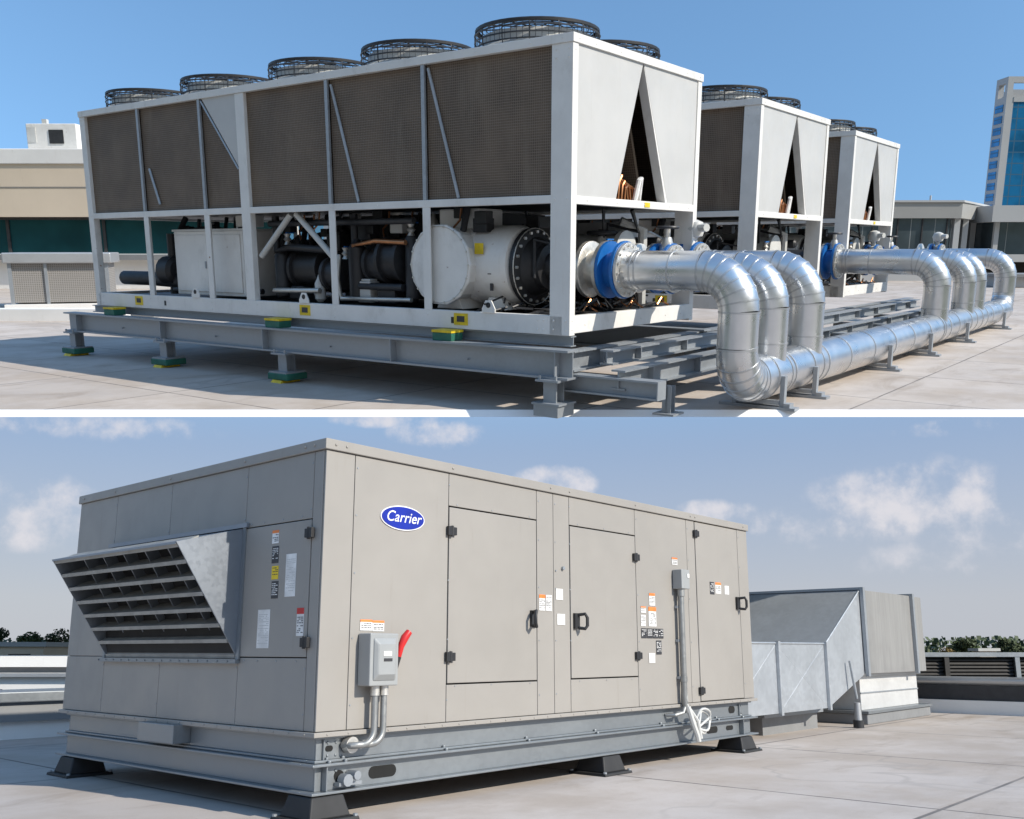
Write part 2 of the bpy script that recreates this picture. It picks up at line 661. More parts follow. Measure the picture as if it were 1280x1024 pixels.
# base rails
m = MB()
for y0, y1 in ((.09, 8.91),):
    for x in (0, W_ - .09):
        m.box(x, x + .09, y0, y1, 0, .2)
m.box(.09, W_ - .09, .0, .09, .02, .2).box(.09, W_ - .09, LN - .09, LN, .02, .2)
for y in (1.8, 3.5, 5.1, 6.9):
    m.box(.09, W_ - .09, y, y + .1, .0, .14)
bolts(m, [(0, y, z) for y in (.33, .40, 1.95, 3.5, 5.0, 5.3, 6.0, 7.5, 8.8) for z in (.05, .15)], 'x')
bolts(m, [(x, .0, .1) for x in (.3, .9, 1.5, 2.1, 2.5)], 'y')
m.build('base_rail', 'white', ch, bevel=.006)
# rail web slots and lifting lugs
m = MB()
for y in (2.05 - .5, 5.0 - .9, 7.1):
    m.box(-.003, .02, y, y + .045, .06, .13)
m.build('rail_slot', 'black', ch)
for y in (1.05, 4.05, 6.35):
    l = MB().prism([(y - .09, .2), (y + .09, .2), (y + .09, .24), (y + .04, .33), (y - .04, .33), (y - .09, .24)], 0, -.014, 0)
    lug = l.build('lifting_lug', 'white', ch)
    MB().lathe([(.03, -.02), (.03, -.002)], (0, y, .28), 'x', 12).build('eye', 'black', lug)
# posts
for (x0, x1) in ((0, .1), (W_ - .1, W_)):
    for (y0, y1) in ((0, .25), (LN - .14, LN)):
        p = MB().box(x0, x1, y0, y1, 0.0 if y0 == 0 else .0, 2.83)
        xx = -.0 if x0 == 0 else W_
        bolts(p, [(xx, y0 + dy, z) for dy in (.05, .2 if y0 == 0 else .1) for z in (.06, .15, 1.37, 2.7, 2.78)], 'x')
        if y0 == 0:
            bolts(p, [(x0 + .05, 0, z) for z in (.06, .15, .9, 1.37, 2.0, 2.77)], 'y', .008)
        p.build('corner_post', 'white', ch, bevel=.008)
for x0, x1 in ((0, .09), (W_ - .09, W_)):
    MB().box(x0, x1, 5.04, 5.22, .2, 2.83).build('wide_post', 'white', ch, bevel=.006)
    for y in (1.935, 3.475, 5.975, 7.435):
        xa = (0, .03) if x0 == 0 else (W_ - .03, W_)
        MB().box(xa[0], xa[1], y, y + .05, 1.41, 2.83).build('mullion', 'galv_thin', ch)
        # angle-section leg below the coil
        l = MB()
        l.box(xa[0], xa[0] + .012, y - .05, y + .06, .2, 1.33)
        l.box(xa[0] + .012, xa[0] + .1, y + .045, y + .06, .2, 1.33)
        l.build('angle_post', 'white', ch)
# rails
m = MB()
for x in (0, W_ - .08):
    for a, b in ((.25, 5.04), (5.22, LN - .14)):
        m.box(x, x + .08, a, b, 1.33, 1.41)
m.box(.1, W_ - .1, 0, .08, 1.32, 1.4).box(.1, W_ - .1, LN - .08, LN, 1.33, 1.41)
bolts(m, [(0, y, 1.37) for y in (.6, 1.2, 1.95, 2.7, 3.5, 4.3, 5.6, 6.0, 6.8, 7.5, 8.2)], 'x', .009)
bolts(m, [(x, 0, 1.36) for x in (.3, .9, 1.5, 2.1, 2.6)], 'y', .009)
m.build('middle_rail', 'white', ch, bevel=.004)
m = MB()
for x in (-.012, W_ - .07):
    m.box(x, x + .082, -.012, LN + .012, 2.83, 2.915)
m.box(.07, W_ - .07, -.012, .07, 2.83, 2.915).box(.07, W_ - .07, LN - .07, LN + .012, 2.83, 2.915)
bolts(m, [(-.012, y, 2.87) for y in (.12, .5, 1.2, 1.95, 2.8, 3.5, 4.3, 5.1, 6.0, 6.8, 7.5, 8.2, 8.9)], 'x', .009)
bolts(m, [(x, -.012, 2.87) for x in (.1, .4, .9, 1.4, 1.9, 2.4, 2.75)], 'y', .008)
m.build('top_rail', 'white', ch, bevel=.005)
MB().box(.08, W_ - .08, .08, LN - .08, 2.85, 2.9).build('roof_panel', 'grey_white', ch)
MB().box(.08, W_ - .08, .1, LN - .1, 1.36, 1.395).build('drip_pan', 'dark', ch)
# coil screens
for x0, x1 in ((.05, .1), (W_ - .1, W_ - .05)):
    for a, b in ((.25, 1.935), (1.985, 3.475), (3.525, 5.04), (5.22, 5.975), (6.025, 7.435), (7.485, LN - .14)):
        sc_ = MB().box(x0, x1, a, b, 1.41, 2.83)
        sc_.build('coil_screen', 'coil', ch)
# white infill sheet over one bay, and its folded edge
m = MB().prism([(5.93, 2.83), (5.22, 2.83), (5.22, 1.92)], 0, .012, .045)
m.build('infill_sheet', 'panel', ch)
MB().tube([(.018, 5.955, 2.80), (.018, 5.24, 1.90)], .016, 6).build('infill_edge', 'galv_thin', ch)
for (ya, za, yb, zb) in ((1.90, 2.79, 1.49, 1.42), (3.44, 2.77, 3.04, 1.42), (7.3, 2.0, 7.1, 1.5)):
    MB().tube([(.032, ya, za), (.032, yb, zb)], .018, 8).build('diagonal_brace', 'galv_thin', ch)
# end panels either side of the A-shaped gap, both ends
for y0, y1, yo in ((.012, .05, -1), (LN - .05, LN - .012, 1)):
    MB().prism([(.1, 1.4), (.89, 1.4), (1.40, 2.83), (.1, 2.83)], 1, y0, y1).build('end_panel', 'panel', ch)
    MB().prism([(2.07, 1.4), (W_ - .1, 1.4), (W_ - .1, 2.83), (1.42, 2.83)], 1, y0, y1).build('end_panel', 'panel', ch)
    # folded return on the far side of the gap
    ya, yb = (y0 + .002, y0 + .11) if yo < 0 else (y1 - .11, y1 - .002)
    MB().prism([(1.425, 2.80), (1.45, 2.80), (2.07, 1.4), (2.02, 1.4)], 1, ya, yb).build('gap_return', 'white', ch)
MB().prism([(.88, 1.4), (.92, 1.4), (1.405, 2.8), (1.38, 2.8)], 1, .3, LN - .3).build('inner_coil', 'coil', ch)
MB().prism([(1.94, 1.4), (2.0, 1.4), (1.45, 2.8), (1.42, 2.8)], 1, .3, LN - .3).build('inner_coil', 'coil', ch)
MB().box(.1, W_ - .1, 2.2, 2.24, 1.4, 2.83).build('bulkhead', 'dark', ch)
m = MB()
for dx, h in ((0, .30), (.06, .34), (.13, .26), (.2, .2)):
    x = 1.02 + dx
    m.tube([(x, .10, 1.40), (x, .09, 1.45 + h * .4), (x + .06, .10, 1.42 + h * .7), (x + .16, .16, 1.44 + h * .55), (x + .3, .14, 1.50 + h * .2), (x + .34, .14, 1.40)], .016, 6)
m.build('copper_tubes', 'copper', ch, smooth=True)
MB().tube([(1.45, .1, 1.4), (1.5, .08, 1.62), (1.58, .1, 1.66), (1.6, .14, 1.4)], .03, 7).build('pipe_wrap', 'paper', ch, smooth=True)
MB().box(1.5, 1.62, -.006, .0, 1.335, 1.385).build('warning_plate', 'yellow', ch)
for y in (1.95 + .0, 4.55, 8.3):
    pl = MB().box(-.006, 0, y - .6, y - .4, .045, .175).build('warning_plate', 'yellow', ch)
    MB().box(-.009, -.006, y - .555, y - .445, .08, .145).build('print', 'ink', pl)

# fans
for fx in (.74, 2.09):
    for fy in (.95, 2.68, 4.36, 6.25, 8.15):
        f = MB().lathe([(.70, 2.9), (.66, 2.95), (.60, 2.985), (.585, 3.09), (.565, 3.09), (.57, 2.98), (.60, 2.92)], (fx, fy, 0), 'z', 32, False).build('fan', 'grey_white', ch, smooth=True)
        g = MB()
        for z, R in ((2.97, .665), (3.03, .675), (3.10, .675), (3.155, .66)):
            g.ring((fx, fy, z), R, .009 if z < 3.13 else .013, 'z', 36, 5)
        for R in (.1, .2, .3, .4, .48, .55, .61):
            g.ring((fx, fy, 3.165 + .03 * (1 - R / .66)), R, .006, 'z', 30, 4)
        for i in range(14):
            a = 2 * math.pi * i / 14 + fy
            c_, s_ = math.cos(a), math.sin(a)
            g.tube([(fx + c_ * r, fy + s_ * r, z) for r, z in ((.66, 2.92), (.675, 3.0), (.675, 3.11), (.655, 3.155), (.3, 3.18), (.05, 3.195))], .007, 4)
        for i in range(64):
            a = 2 * math.pi * i / 64
            c_, s_ = math.cos(a), math.sin(a)
            g.tube([(fx + c_ * .672, fy + s_ * .672, 2.96), (fx + c_ * .672, fy + s_ * .672, 3.13)], .003, 3)
        MB.build(g, 'fan_guard', 'wire', f)
        b = MB()
        b.lathe([(.13, 2.96), (.13, 3.10), (.06, 3.13)], (fx, fy, 0), 'z', 16)
        for i in range(6):
            a = 2 * math.pi * i / 6 + fx * 3
            for (r0, r1) in ((.12, .55),):
                p = []
                for zz, da in ((3.05, -.32), (3.05, -.30), (3.15, .30), (3.15, .32)):
                    pass
                q = [(r0, a - .25, 3.0), (r1, a - .22, 2.98), (r1, a + .22, 3.07), (r0, a + .25, 3.06)]
                lo_ = [(fx + r * math.cos(t), fy + r * math.sin(t), z) for r, t, z in q]
                hi_ = [(x, y, z + .012) for x, y, z in lo_]
                b.hexa(lo_ + hi_)
        b.build('fan_rotor', 'dark', f)
        hb = MB()
        hb.lathe([(.63, 3.135), (.672, 3.135), (.672, 3.16), (.63, 3.166)], (fx, fy, 0), 'z', 36, False)
        hb.build('fan_rim', 'black', f, smooth=True)

# machinery under the coils
cx, cz = .66, .70
comp = MB().lathe([(.30, .98), (.41, 1.02), (.44, 1.10), (.44, 1.55), (.45, 1.56), (.45, 1.62), (.44, 1.63), (.42, 2.25), (.36, 2.38), (.20, 2.42)], (cx, 0, cz), 'y', 36).build('compressor', 'white', ch, smooth=True)
c = MB().lathe([(.44, -.58), (.455, -.575), (.455, -.53), (.42, -.52), (.42, 0)], (cx, 1.83, cz), 'x', 14)
c.build('cover_plate', 'white', comp, bevel=.015)
m = MB().ring((cx - .583, 1.83, cz), .425, .004, 'x', 36, 5)
bolts(m, [(cx - .585, 1.83 + .425 * math.cos(t), cz + .425 * math.sin(t)) for t in [2 * math.pi * i / 18 for i in range(18)]], 'x', .013, .008)
m.build('bolt_ring', 'stub', comp)
MB().box(cx - .2, cx + .25, 1.55, 2.15, 1.1, 1.33).build('terminal_box', 'white', comp, bevel=.02)
m = MB().prism([(1.62, .2), (2.02, .2), (1.94, .34), (1.70, .34)], 0, cx - .42, cx + .3)
m.prism([(1.1, .2), (1.4, .2), (1.34, .34), (1.16, .34)], 0, cx - .3, cx + .3)
m.build('foot', 'white', comp, bevel=.01)
MB().box(cx - .447, cx - .436, 1.30, 1.42, .82, .94).build('warning_sticker', 'yellow', comp)
MB().box(cx - .43, cx - .418, 1.20, 1.25, .60, .70).box(cx - .40, cx - .385, 1.2, 1.24, .42, .50).build('print', 'ink', comp)
fl = MB().lathe([(.40, .99), (.43, .985), (.43, .93), (.40, .92), (.33, .90), (.28, .82), (.25, .80), (.25, .72), (.16, .70), (.16, .62)], (cx + .04, 0, cz - .02), 'y', 32).build('suction_flange', 'black', ch, smooth=True)
m = MB().ring((cx + .04, .93, cz - .02), .425, .006, 'y', 36, 6)
bolts(m, [(cx + .04 + .385 * math.cos(t), .915, cz - .02 + .385 * math.sin(t)) for t in [2 * math.pi * i / 20 for i in range(20)]], 'y', .018, .02)
m.build('bolt_ring', 'stub', fl)
# evaporator and condenser barrels deeper inside, dark
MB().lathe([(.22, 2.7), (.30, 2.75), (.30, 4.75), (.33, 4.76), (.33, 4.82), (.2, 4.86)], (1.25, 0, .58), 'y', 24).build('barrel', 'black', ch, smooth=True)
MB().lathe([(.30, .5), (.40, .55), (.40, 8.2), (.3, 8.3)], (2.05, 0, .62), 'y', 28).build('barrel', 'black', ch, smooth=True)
MB().box(1.60, 1.63, 2.3, 5.0, .2, 1.33).build('shade_panel', 'black', ch)  # black sheet added so the machinery bay looks dark inside
MB().box(1.2, W_ - .1, 2.26, 2.29, .2, 1.33).build('shade_panel', 'black', ch)  # second black sheet, added to darken the bay under the end panel
MB().box(.1, W_ - .1, .1, 8.9, .141, .165).build('shade_pan', 'dark', ch)  # dark pan added to keep light from the deck out of the bay
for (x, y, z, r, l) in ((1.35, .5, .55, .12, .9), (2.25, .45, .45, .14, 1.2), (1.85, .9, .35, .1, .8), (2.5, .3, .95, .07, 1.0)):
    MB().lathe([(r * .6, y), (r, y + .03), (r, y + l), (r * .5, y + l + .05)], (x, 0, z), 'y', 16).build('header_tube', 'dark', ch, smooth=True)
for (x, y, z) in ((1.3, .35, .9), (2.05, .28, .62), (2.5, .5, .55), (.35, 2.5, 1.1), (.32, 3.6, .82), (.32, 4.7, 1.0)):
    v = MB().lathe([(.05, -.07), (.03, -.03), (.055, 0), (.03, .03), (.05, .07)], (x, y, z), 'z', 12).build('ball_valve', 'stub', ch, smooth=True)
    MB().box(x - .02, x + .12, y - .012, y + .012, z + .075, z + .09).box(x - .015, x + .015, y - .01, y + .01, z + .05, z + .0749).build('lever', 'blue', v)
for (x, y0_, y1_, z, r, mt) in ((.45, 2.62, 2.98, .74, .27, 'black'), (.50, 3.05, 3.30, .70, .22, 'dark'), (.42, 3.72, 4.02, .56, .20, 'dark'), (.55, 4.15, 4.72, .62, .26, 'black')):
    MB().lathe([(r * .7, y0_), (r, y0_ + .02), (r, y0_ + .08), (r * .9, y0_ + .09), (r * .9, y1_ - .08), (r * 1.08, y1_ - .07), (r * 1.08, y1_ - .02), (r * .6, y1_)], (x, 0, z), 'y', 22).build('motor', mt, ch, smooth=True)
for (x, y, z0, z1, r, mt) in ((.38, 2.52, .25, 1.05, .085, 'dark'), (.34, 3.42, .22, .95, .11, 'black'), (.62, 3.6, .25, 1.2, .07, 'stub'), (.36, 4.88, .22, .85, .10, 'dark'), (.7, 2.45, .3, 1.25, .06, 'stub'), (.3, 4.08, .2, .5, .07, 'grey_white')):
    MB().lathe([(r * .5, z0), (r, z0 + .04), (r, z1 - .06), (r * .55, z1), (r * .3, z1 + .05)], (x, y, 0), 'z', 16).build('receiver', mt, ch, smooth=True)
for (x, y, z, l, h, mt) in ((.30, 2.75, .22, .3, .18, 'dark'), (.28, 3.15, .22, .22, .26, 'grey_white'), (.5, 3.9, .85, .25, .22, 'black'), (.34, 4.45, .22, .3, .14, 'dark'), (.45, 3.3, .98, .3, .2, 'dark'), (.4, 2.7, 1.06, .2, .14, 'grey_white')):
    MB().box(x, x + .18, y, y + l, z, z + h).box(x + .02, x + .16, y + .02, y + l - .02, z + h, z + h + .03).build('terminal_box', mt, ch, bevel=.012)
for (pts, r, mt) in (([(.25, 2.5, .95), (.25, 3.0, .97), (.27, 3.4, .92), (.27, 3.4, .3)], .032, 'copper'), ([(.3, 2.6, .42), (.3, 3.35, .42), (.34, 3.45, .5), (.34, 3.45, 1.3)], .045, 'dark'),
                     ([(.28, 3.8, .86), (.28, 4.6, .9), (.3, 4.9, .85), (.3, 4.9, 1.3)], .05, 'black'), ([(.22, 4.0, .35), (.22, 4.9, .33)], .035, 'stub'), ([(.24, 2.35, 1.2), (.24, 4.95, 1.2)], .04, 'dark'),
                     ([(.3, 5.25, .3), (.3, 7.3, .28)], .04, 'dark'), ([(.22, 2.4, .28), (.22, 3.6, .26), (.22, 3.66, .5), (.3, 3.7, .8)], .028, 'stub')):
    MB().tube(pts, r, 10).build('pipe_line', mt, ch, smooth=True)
# clutter pipes and valves, dark
rng = random.Random(3)
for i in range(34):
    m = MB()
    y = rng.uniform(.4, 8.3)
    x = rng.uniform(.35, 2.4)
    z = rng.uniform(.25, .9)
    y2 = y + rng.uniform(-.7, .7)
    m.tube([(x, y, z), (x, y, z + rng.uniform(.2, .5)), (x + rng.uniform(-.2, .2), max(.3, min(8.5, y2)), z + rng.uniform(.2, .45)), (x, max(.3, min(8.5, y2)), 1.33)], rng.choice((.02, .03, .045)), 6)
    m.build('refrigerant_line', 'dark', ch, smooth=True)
for i in range(26):
    m = MB()
    y = rng.uniform(.35, 8.0)
    x = rng.uniform(.3, 1.6)
    z = rng.uniform(.98, 1.22)
    s_ = rng.uniform(.03, .1)
    m.box(x, x + s_ * 1.5, y, y + s_ * 2, z, z + s_ * 1.6)
    m.build('control_valve', 'black', ch, bevel=.008)
m = MB()
for i in range(7):
    y = rng.uniform(.3, 5.)
    x = rng.uniform(.2, .9)
    m.tube([(x, y, 1.33), (x + .03, y + .05, 1.2), (x, y + .12, 1.12), (x + .05, y + .15, 1.0)], .014, 5)
m.build('copper_tubes', 'copper', ch, smooth=True)
m = MB()
for i in range(60):
    y = rng.uniform(.15, 1.2)
    x = rng.uniform(.2, 2.5)
    z = rng.uniform(.18, .3)
    m.tube([(x, y, z), (x + rng.uniform(-.2, .2), y + rng.uniform(-.1, .2), z + rng.uniform(0, .1)), (x + rng.uniform(-.4, .4), y + rng.uniform(-.05, .2), z)], .012, 5)
m.build('cable_bundle', 'dark', ch, smooth=True)
for i in range(9):
    m = MB()
    y = rng.uniform(.1, .7)
    x = rng.uniform(.5, 2.5)
    m.tube([(x, y, .22), (x + .1, y, .3), (x + .25, y + .05, .24), (x + .3, y, .2)], .011, 5)
    m.build('copper_line', 'copper', ch, smooth=True)
# control cabinet
cab = MB().box(.25, .85, 5.55, 7.15, .22, 1.12).build('control_cabinet', 'white', ch, bevel=.01)
MB().box(.235, .25, 5.6, 6.33, .27, 1.07).build('cabinet_door', 'white', cab, bevel=.006)
MB().box(.235, .25, 6.37, 7.1, .27, 1.07).build('cabinet_door', 'white', cab, bevel=.006)
MB().box(.222, .235, 6.30, 6.33, .6, .7).box(.222, .235, 6.385, 6.41, .6, .7).build('latch', 'galv', cab)
MB().box(.24, .88, 5.52, 7.18, 1.12, 1.15).build('cabinet_top', 'grey_white', cab)
MB().box(.3, .55, 5.45, 5.75, 1.17, 1.33).build('relay_box', 'white', ch, bevel=.01)
# pump and gauge box past the cabinet
g = MB().box(1.1, 1.2, 7.75, 8.45, .62, 1.12).build('gauge_panel', 'white', ch, bevel=.01)
MB().lathe([(.07, -.016), (.07, 0)], (1.1, 8.1, .9), 'x', 14).build('dial', 'black', g)
MB().tube([(.5, 8.95, .42), (.5, 8.2, .42), (.5, 7.5, .40), (.5, 7.3, .4)], .11, 14).build('drain_pipe', 'dark', ch, smooth=True)
MB().lathe([(.16, 7.45), (.22, 7.5), (.22, 7.75), (.15, 7.8)], (.5, 0, .55), 'y', 16).tube([(.5, 7.6, .2), (.5, 7.6, 1.1)], .07, 10).build('pump', 'black', ch, smooth=True)
# inverted V braces
for yb in (5.0, 3.62):
    MB().tube([(.12, 4.32 + (.05 if yb > 4.4 else -.05), 1.31), (.12, yb, .78)], .04, 10).build('v_brace', 'grey_white', ch, smooth=True)
MB().box(.9, 1.0, 4.0, 4.1, .2, 1.33).build('inner_post', 'white', ch)
MB().box(1.5, 1.6, 2.7, 2.85, .2, 1.33).build('inner_post', 'white', ch)
MB().box(2.3, 2.6, .7, 2.4, .22, 1.2).build('side_cabinet', 'grey_white', ch, bevel=.01)
# end-face machinery visible under the end panel
MB().lathe([(.2, .35), (.24, .36), (.24, .42), (.2, .43), (.2, 1.0)], (1.75, 0, .85), 'y', 20).tube([(2.2, .4, .2), (2.2, .4, 1.1), (2.0, .6, 1.2)], .06, 8).build('water_box', 'grey_white', ch, smooth=True)

for o in bpy.data.objects:
    if o.parent is not None:
        KIDS.setdefault(o.parent.name, []).append(o)
bpy.context.view_layer.update()
dup(ch, 'middle white chiller of the three, standing just behind the front one', (4.95, .12, 0))
dup(ch, 'smallest white chiller, farthest away, next to the grey glazed building', (9.45, .22, 0))

# ---- steel support under the chillers
bg_ = 'grey steel beams carrying the chillers'
m = ibeam(1, -.16, 9.56, -.17, -.42, -.12, .2)
for y in (.0, 2.3, 4.6, 6.9, 9.2):
    m.box(-.27, -.178, y - .006, y + .006, -.397, -.143)
bolts(m, [(-.19, y, -.3) for y in (1.2, 3.4, 5.7, 8.)], 'x', .01, .02)
tag(m.build('steel_beam', 'galv', frame=FU, org=(-.17, 4.7, -.42)), 'long grey steel beam under the front chiller facing the open deck', 'steel beam', bg_)
m = ibeam(1, .0, 9.2, .08, -.115, -.006, .1, .012, .012)
tag(m.build('steel_rail', 'galv', frame=FU, org=(.08, 4.7, -.1)), 'thin grey rail squeezed between the front chiller and its long beam', 'steel rail', bg_)
m = ibeam(1, -.16, 9.3, 2.95, -.42, -.12, .2)
tag(m.build('steel_beam', 'galv', frame=FU, org=(2.95, 4.7, -.42)), 'grey beam along the hidden far side of the front chiller', 'steel beam', bg_)
for nm, y, x0, x1, z0, z1, lab in (
        ('steel_beam', -.02, -.05, 13.2, -.36, -.145, 'long grey crosswise beam tight against the white chiller ends'),
        ('steel_beam', -.62, -.05, 13.6, -.50, -.30, 'outer grey crosswise beam running beside the big silver header pipe'),
        ('steel_beam', -.30, .25, 12.6, -.30, -.145, 'grey crosswise beam between the chiller ends and outer beam')):
    m = ibeam(0, x0, x1, y, z0, z1, .16, .018)
    for i in range(int(x1 // 1.1)):
        m.box(x0 + .6 + i * 1.1, x0 + .614 + i * 1.1, y - .075, y - .008, z0 + .018, z1 - .018)
    tag(m.build(nm, 'galv', frame=FU, org=((x0 + x1) / 2, y, z0)), lab, 'steel beam', bg_)
labs = ['short grey beam stub poking out at the front chiller corner', 'short grey beam tie in front of the far edge of the front chiller',
        'short grey beam tie between the front and middle chillers', 'short grey beam tie below the middle chiller end',
        'short grey beam tie between the middle and farthest chillers', 'short grey beam tie below the farthest chiller end']
for x, lb in zip((-.02, 2.75, 4.2, 6.4, 8.5, 10.9), labs):
    m = ibeam(1, -1.08, .05, x, -.56, -.375, .17, .018)
    m.box(x - .085, x + .085, -1.095, -1.081, -.56, -.375)
    tag(m.build('steel_beam', 'galv', frame=FU, org=(x, -.5, -.56)), lb, 'short steel beam', bg_)
for x, y, z1, lb in ((.55, -.88, -.50, 'low grey post under the outer crosswise beam by the first silver elbow'),
                     (3.4, -.62, -.50, 'grey post under the outer crosswise beam by the third silver drop pipe'),
                     (5.4, -.62, -.50, 'grey post under the outer crosswise beam below the middle chiller'),
                     (8.2, -.62, -.50, 'grey post under the outer crosswise beam near the farthest chiller'),
                     (11.4, -.62, -.50, 'grey post at the far end of the outer crosswise beam')):
    t = thing('beam_post', FU, (x, y, G), lb, 'steel post', 'small posts under the crosswise beam')
    MB().box(x - .05, x + .05, y - .012, y + .012, G + .02, z1).box(x - .05, x - .038, y - .05, y + .05, G + .02, z1).box(x + .038, x + .05, y - .05, y + .05, G + .02, z1).build('post', 'galv', t)
    MB().box(x - .12, x + .12, y - .12, y + .12, G, G + .02).build('base_plate', 'galv', t)

stand_l = ['grey beam stand on a green and yellow pad, leftmost under the long beam', 'grey beam stand on green pad, second along the long beam from its far end',
           'grey beam stand on a green pad below the middle of the long beam', 'grey beam stand at the front corner of the big chiller, cut by the roof edge']
for y, lb in zip((9.35, 6.85, 4.22, .05), stand_l):
    x = -.2
    t = thing('beam_stand', FU, (x, y, G), lb, 'beam stand', 'stands under the long beam')
    MB().box(x - .07, x + .07, y - .012, y + .012, G + .14, -.445).box(x - .075, x - .058, y - .08, y + .08, G + .14, -.445).box(x + .058, x + .075, y - .08, y + .08, G + .14, -.445).build('post', 'galv', t)
    m = MB().box(x - .14, x + .14, y - .14, y + .14, -.445, -.422)
    bolts(m, [(x - .11, y + s_ * .1, -.41) for s_ in (-1, 1)], 'z', .014, .03)
    m.build('top_plate', 'galv', t)
    MB().box(x - .16, x + .16, y - .17, y + .17, G + .12, G + .14).build('base_plate', 'galv', t)
    if y < 1:
        MB().box(x - .15, x + .15, y - .15, y + .15, G, G + .119).build('plinth', 'galv', t)
        continue
    MB().box(x - .17, x + .17, y - .19, y + .19, G + .035, G + .12).build('rubber_pad', 'green', t, bevel=.012)
    MB().prism([(-.20, G), (.2, G), (.17, G + .034), (-.17, G + .034)], 1, y - .2, y + .02).build('yellow_shoe', 'yellow', t) if False else \
        MB().hexa([(x - .2, y - .10, G), (x + .12, y - .10, G), (x + .12, y + .10, G), (x - .2, y + .10, G), (x - .175, y - .09, G + .034), (x + .12, y - .09, G + .034), (x + .12, y + .09, G + .034), (x - .175, y + .09, G + .034)]).build('yellow_shoe', 'yellow', t)
for y, lb in zip((8.3, 4.45, 1.55), ('small green block with yellow top, far left end of the long beam', 'small green block with yellow top, near the middle of the long beam',
                                     'small green block with yellow top, closest to the front corner')):
    t = thing('isolator_pad', FU, (-.12, y, -.12), lb, 'isolator pad', 'green blocks between beam and chiller')
    MB().box(-.22, -.02, y - .14, y + .14, -.12, -.03).build('block', 'green', t, bevel=.008)
    MB().box(-.225, -.015, y - .145, y + .145, -.029, -.002).build('cap', 'yellow', t)

# ---- silver pipework
HY, HZ, HR = -1.45, -.46, .245
t = thing('header_pipe', FU, (6, HY, HZ), 'long thick silver header pipe lying low across the deck, joining all the drop pipes', 'pipe')
MB().tube([(1.25, HY, HZ), (15.3, HY, HZ)], HR, 32, caps=False).build('pipe', 'alu', t, smooth=True)
for i in range(13):
    x = 1.9 + i * 1.02
    MB().tube([(x - .02, HY, HZ), (x + .02, HY, HZ)], HR + .006, 32).build('band', 'alu_band', t, smooth=True)

plab = ['silver insulated pipe leaving the front blue valve and bending down, first and largest', 'silver drop pipe squeezed between the first and third big elbows',
        'silver drop pipe third from the front, with the wide open arch', 'long straight silver pipe and bend leaving the middle blue flange',
        'silver bend behind the long straight pipe, first of the far cluster', 'thin looking silver bend, second of the far cluster',
        'last silver bend at the far end of the header pipe']
PIPES = [(.9, -.17, .205, True), (1.75, -.3, .19, False), (2.85, -.1, .205, False), (9.15, .22, .215, False), (11.3, .15, .2, False), (12.3, .1, .19, False), (15.4, -.1, .22, True)]
PZ = .655
for (x, yf, r, end), lb in zip(PIPES, plab):
    t = thing('bent_pipe', FU, (x, HY, HZ), lb, 'pipe', 'silver bent pipes')
    R = .40
    U_, V_ = (0, 1, 0), (0, 0, 1)
    MB().tube([(x, yf, PZ), (x, HY + R, PZ)], r, 28).build('straight_pipe', 'alu', t, smooth=True)
    path = arc((x, HY + R, PZ - R), R, math.pi / 2, math.pi, U_, V_, 7)
    MB().tube(path, r, 32, caps=False).build('elbow', 'alu', t, smooth=True)
    zb = HZ + .355 if end else HZ + .1
    MB().tube([(x, HY, PZ - R), (x, HY, zb)], r, 28, caps=False).build('drop_pipe', 'alu', t, smooth=True)
    def band(p, d, rb):
        MB().tube([p - d * .009, p + d * .009], rb + .005, 32).build('seam_band', 'alu_band', t, smooth=True)
    for i in range(8):
        aa = math.pi / 2 + math.pi / 2 * i / 7
        band(Vector((x, HY + R + R * math.cos(aa), PZ - R + R * math.sin(aa))), Vector((0, -math.sin(aa), math.cos(aa))), r)
    band(Vector((x, HY, -.12)), Vector((0, 0, 1)), r)
    for y in (yf - .1, yf - .16, yf - .55):
        if y > HY + R:
            band(Vector((x, y, PZ)), Vector((0, 1, 0)), r)
    if end:
        s_ = 1 if x < 5 else -1
        R2 = .36
        path = arc((x + s_ * R2, HY, HZ + R2), R2, math.pi, math.pi * 1.5, (s_, 0, 0), V_, 7)
        path.append(Vector((x + s_ * (R2 + .1), HY, HZ)))
        rr = [r + (HR - r) * i / (len(path) - 1) for i in range(len(path))]
        MB().tube(path, rr, 32, caps=False).build('bottom_elbow', 'alu', t, smooth=True)
        for i in (0, 2, 3, 4, 5, 6, 7):
            q = (path[min(i + 1, len(path) - 1)] - path[max(i - 1, 0)]).normalized()
            band(path[i], q, rr[i])
    else:
        # saddle collar where the drop meets the header
        for xa in (x - .26, x + .235):
            MB().tube([(xa, HY, HZ), (xa + .025, HY, HZ)], HR + .008, 32).build('collar', 'alu_band', t, smooth=True)


def flange_ring(m, x, y, z, r0, w, n=28):
    m.lathe([(r0, y), (r0, y + w)], (x, 0, z), 'y', n)


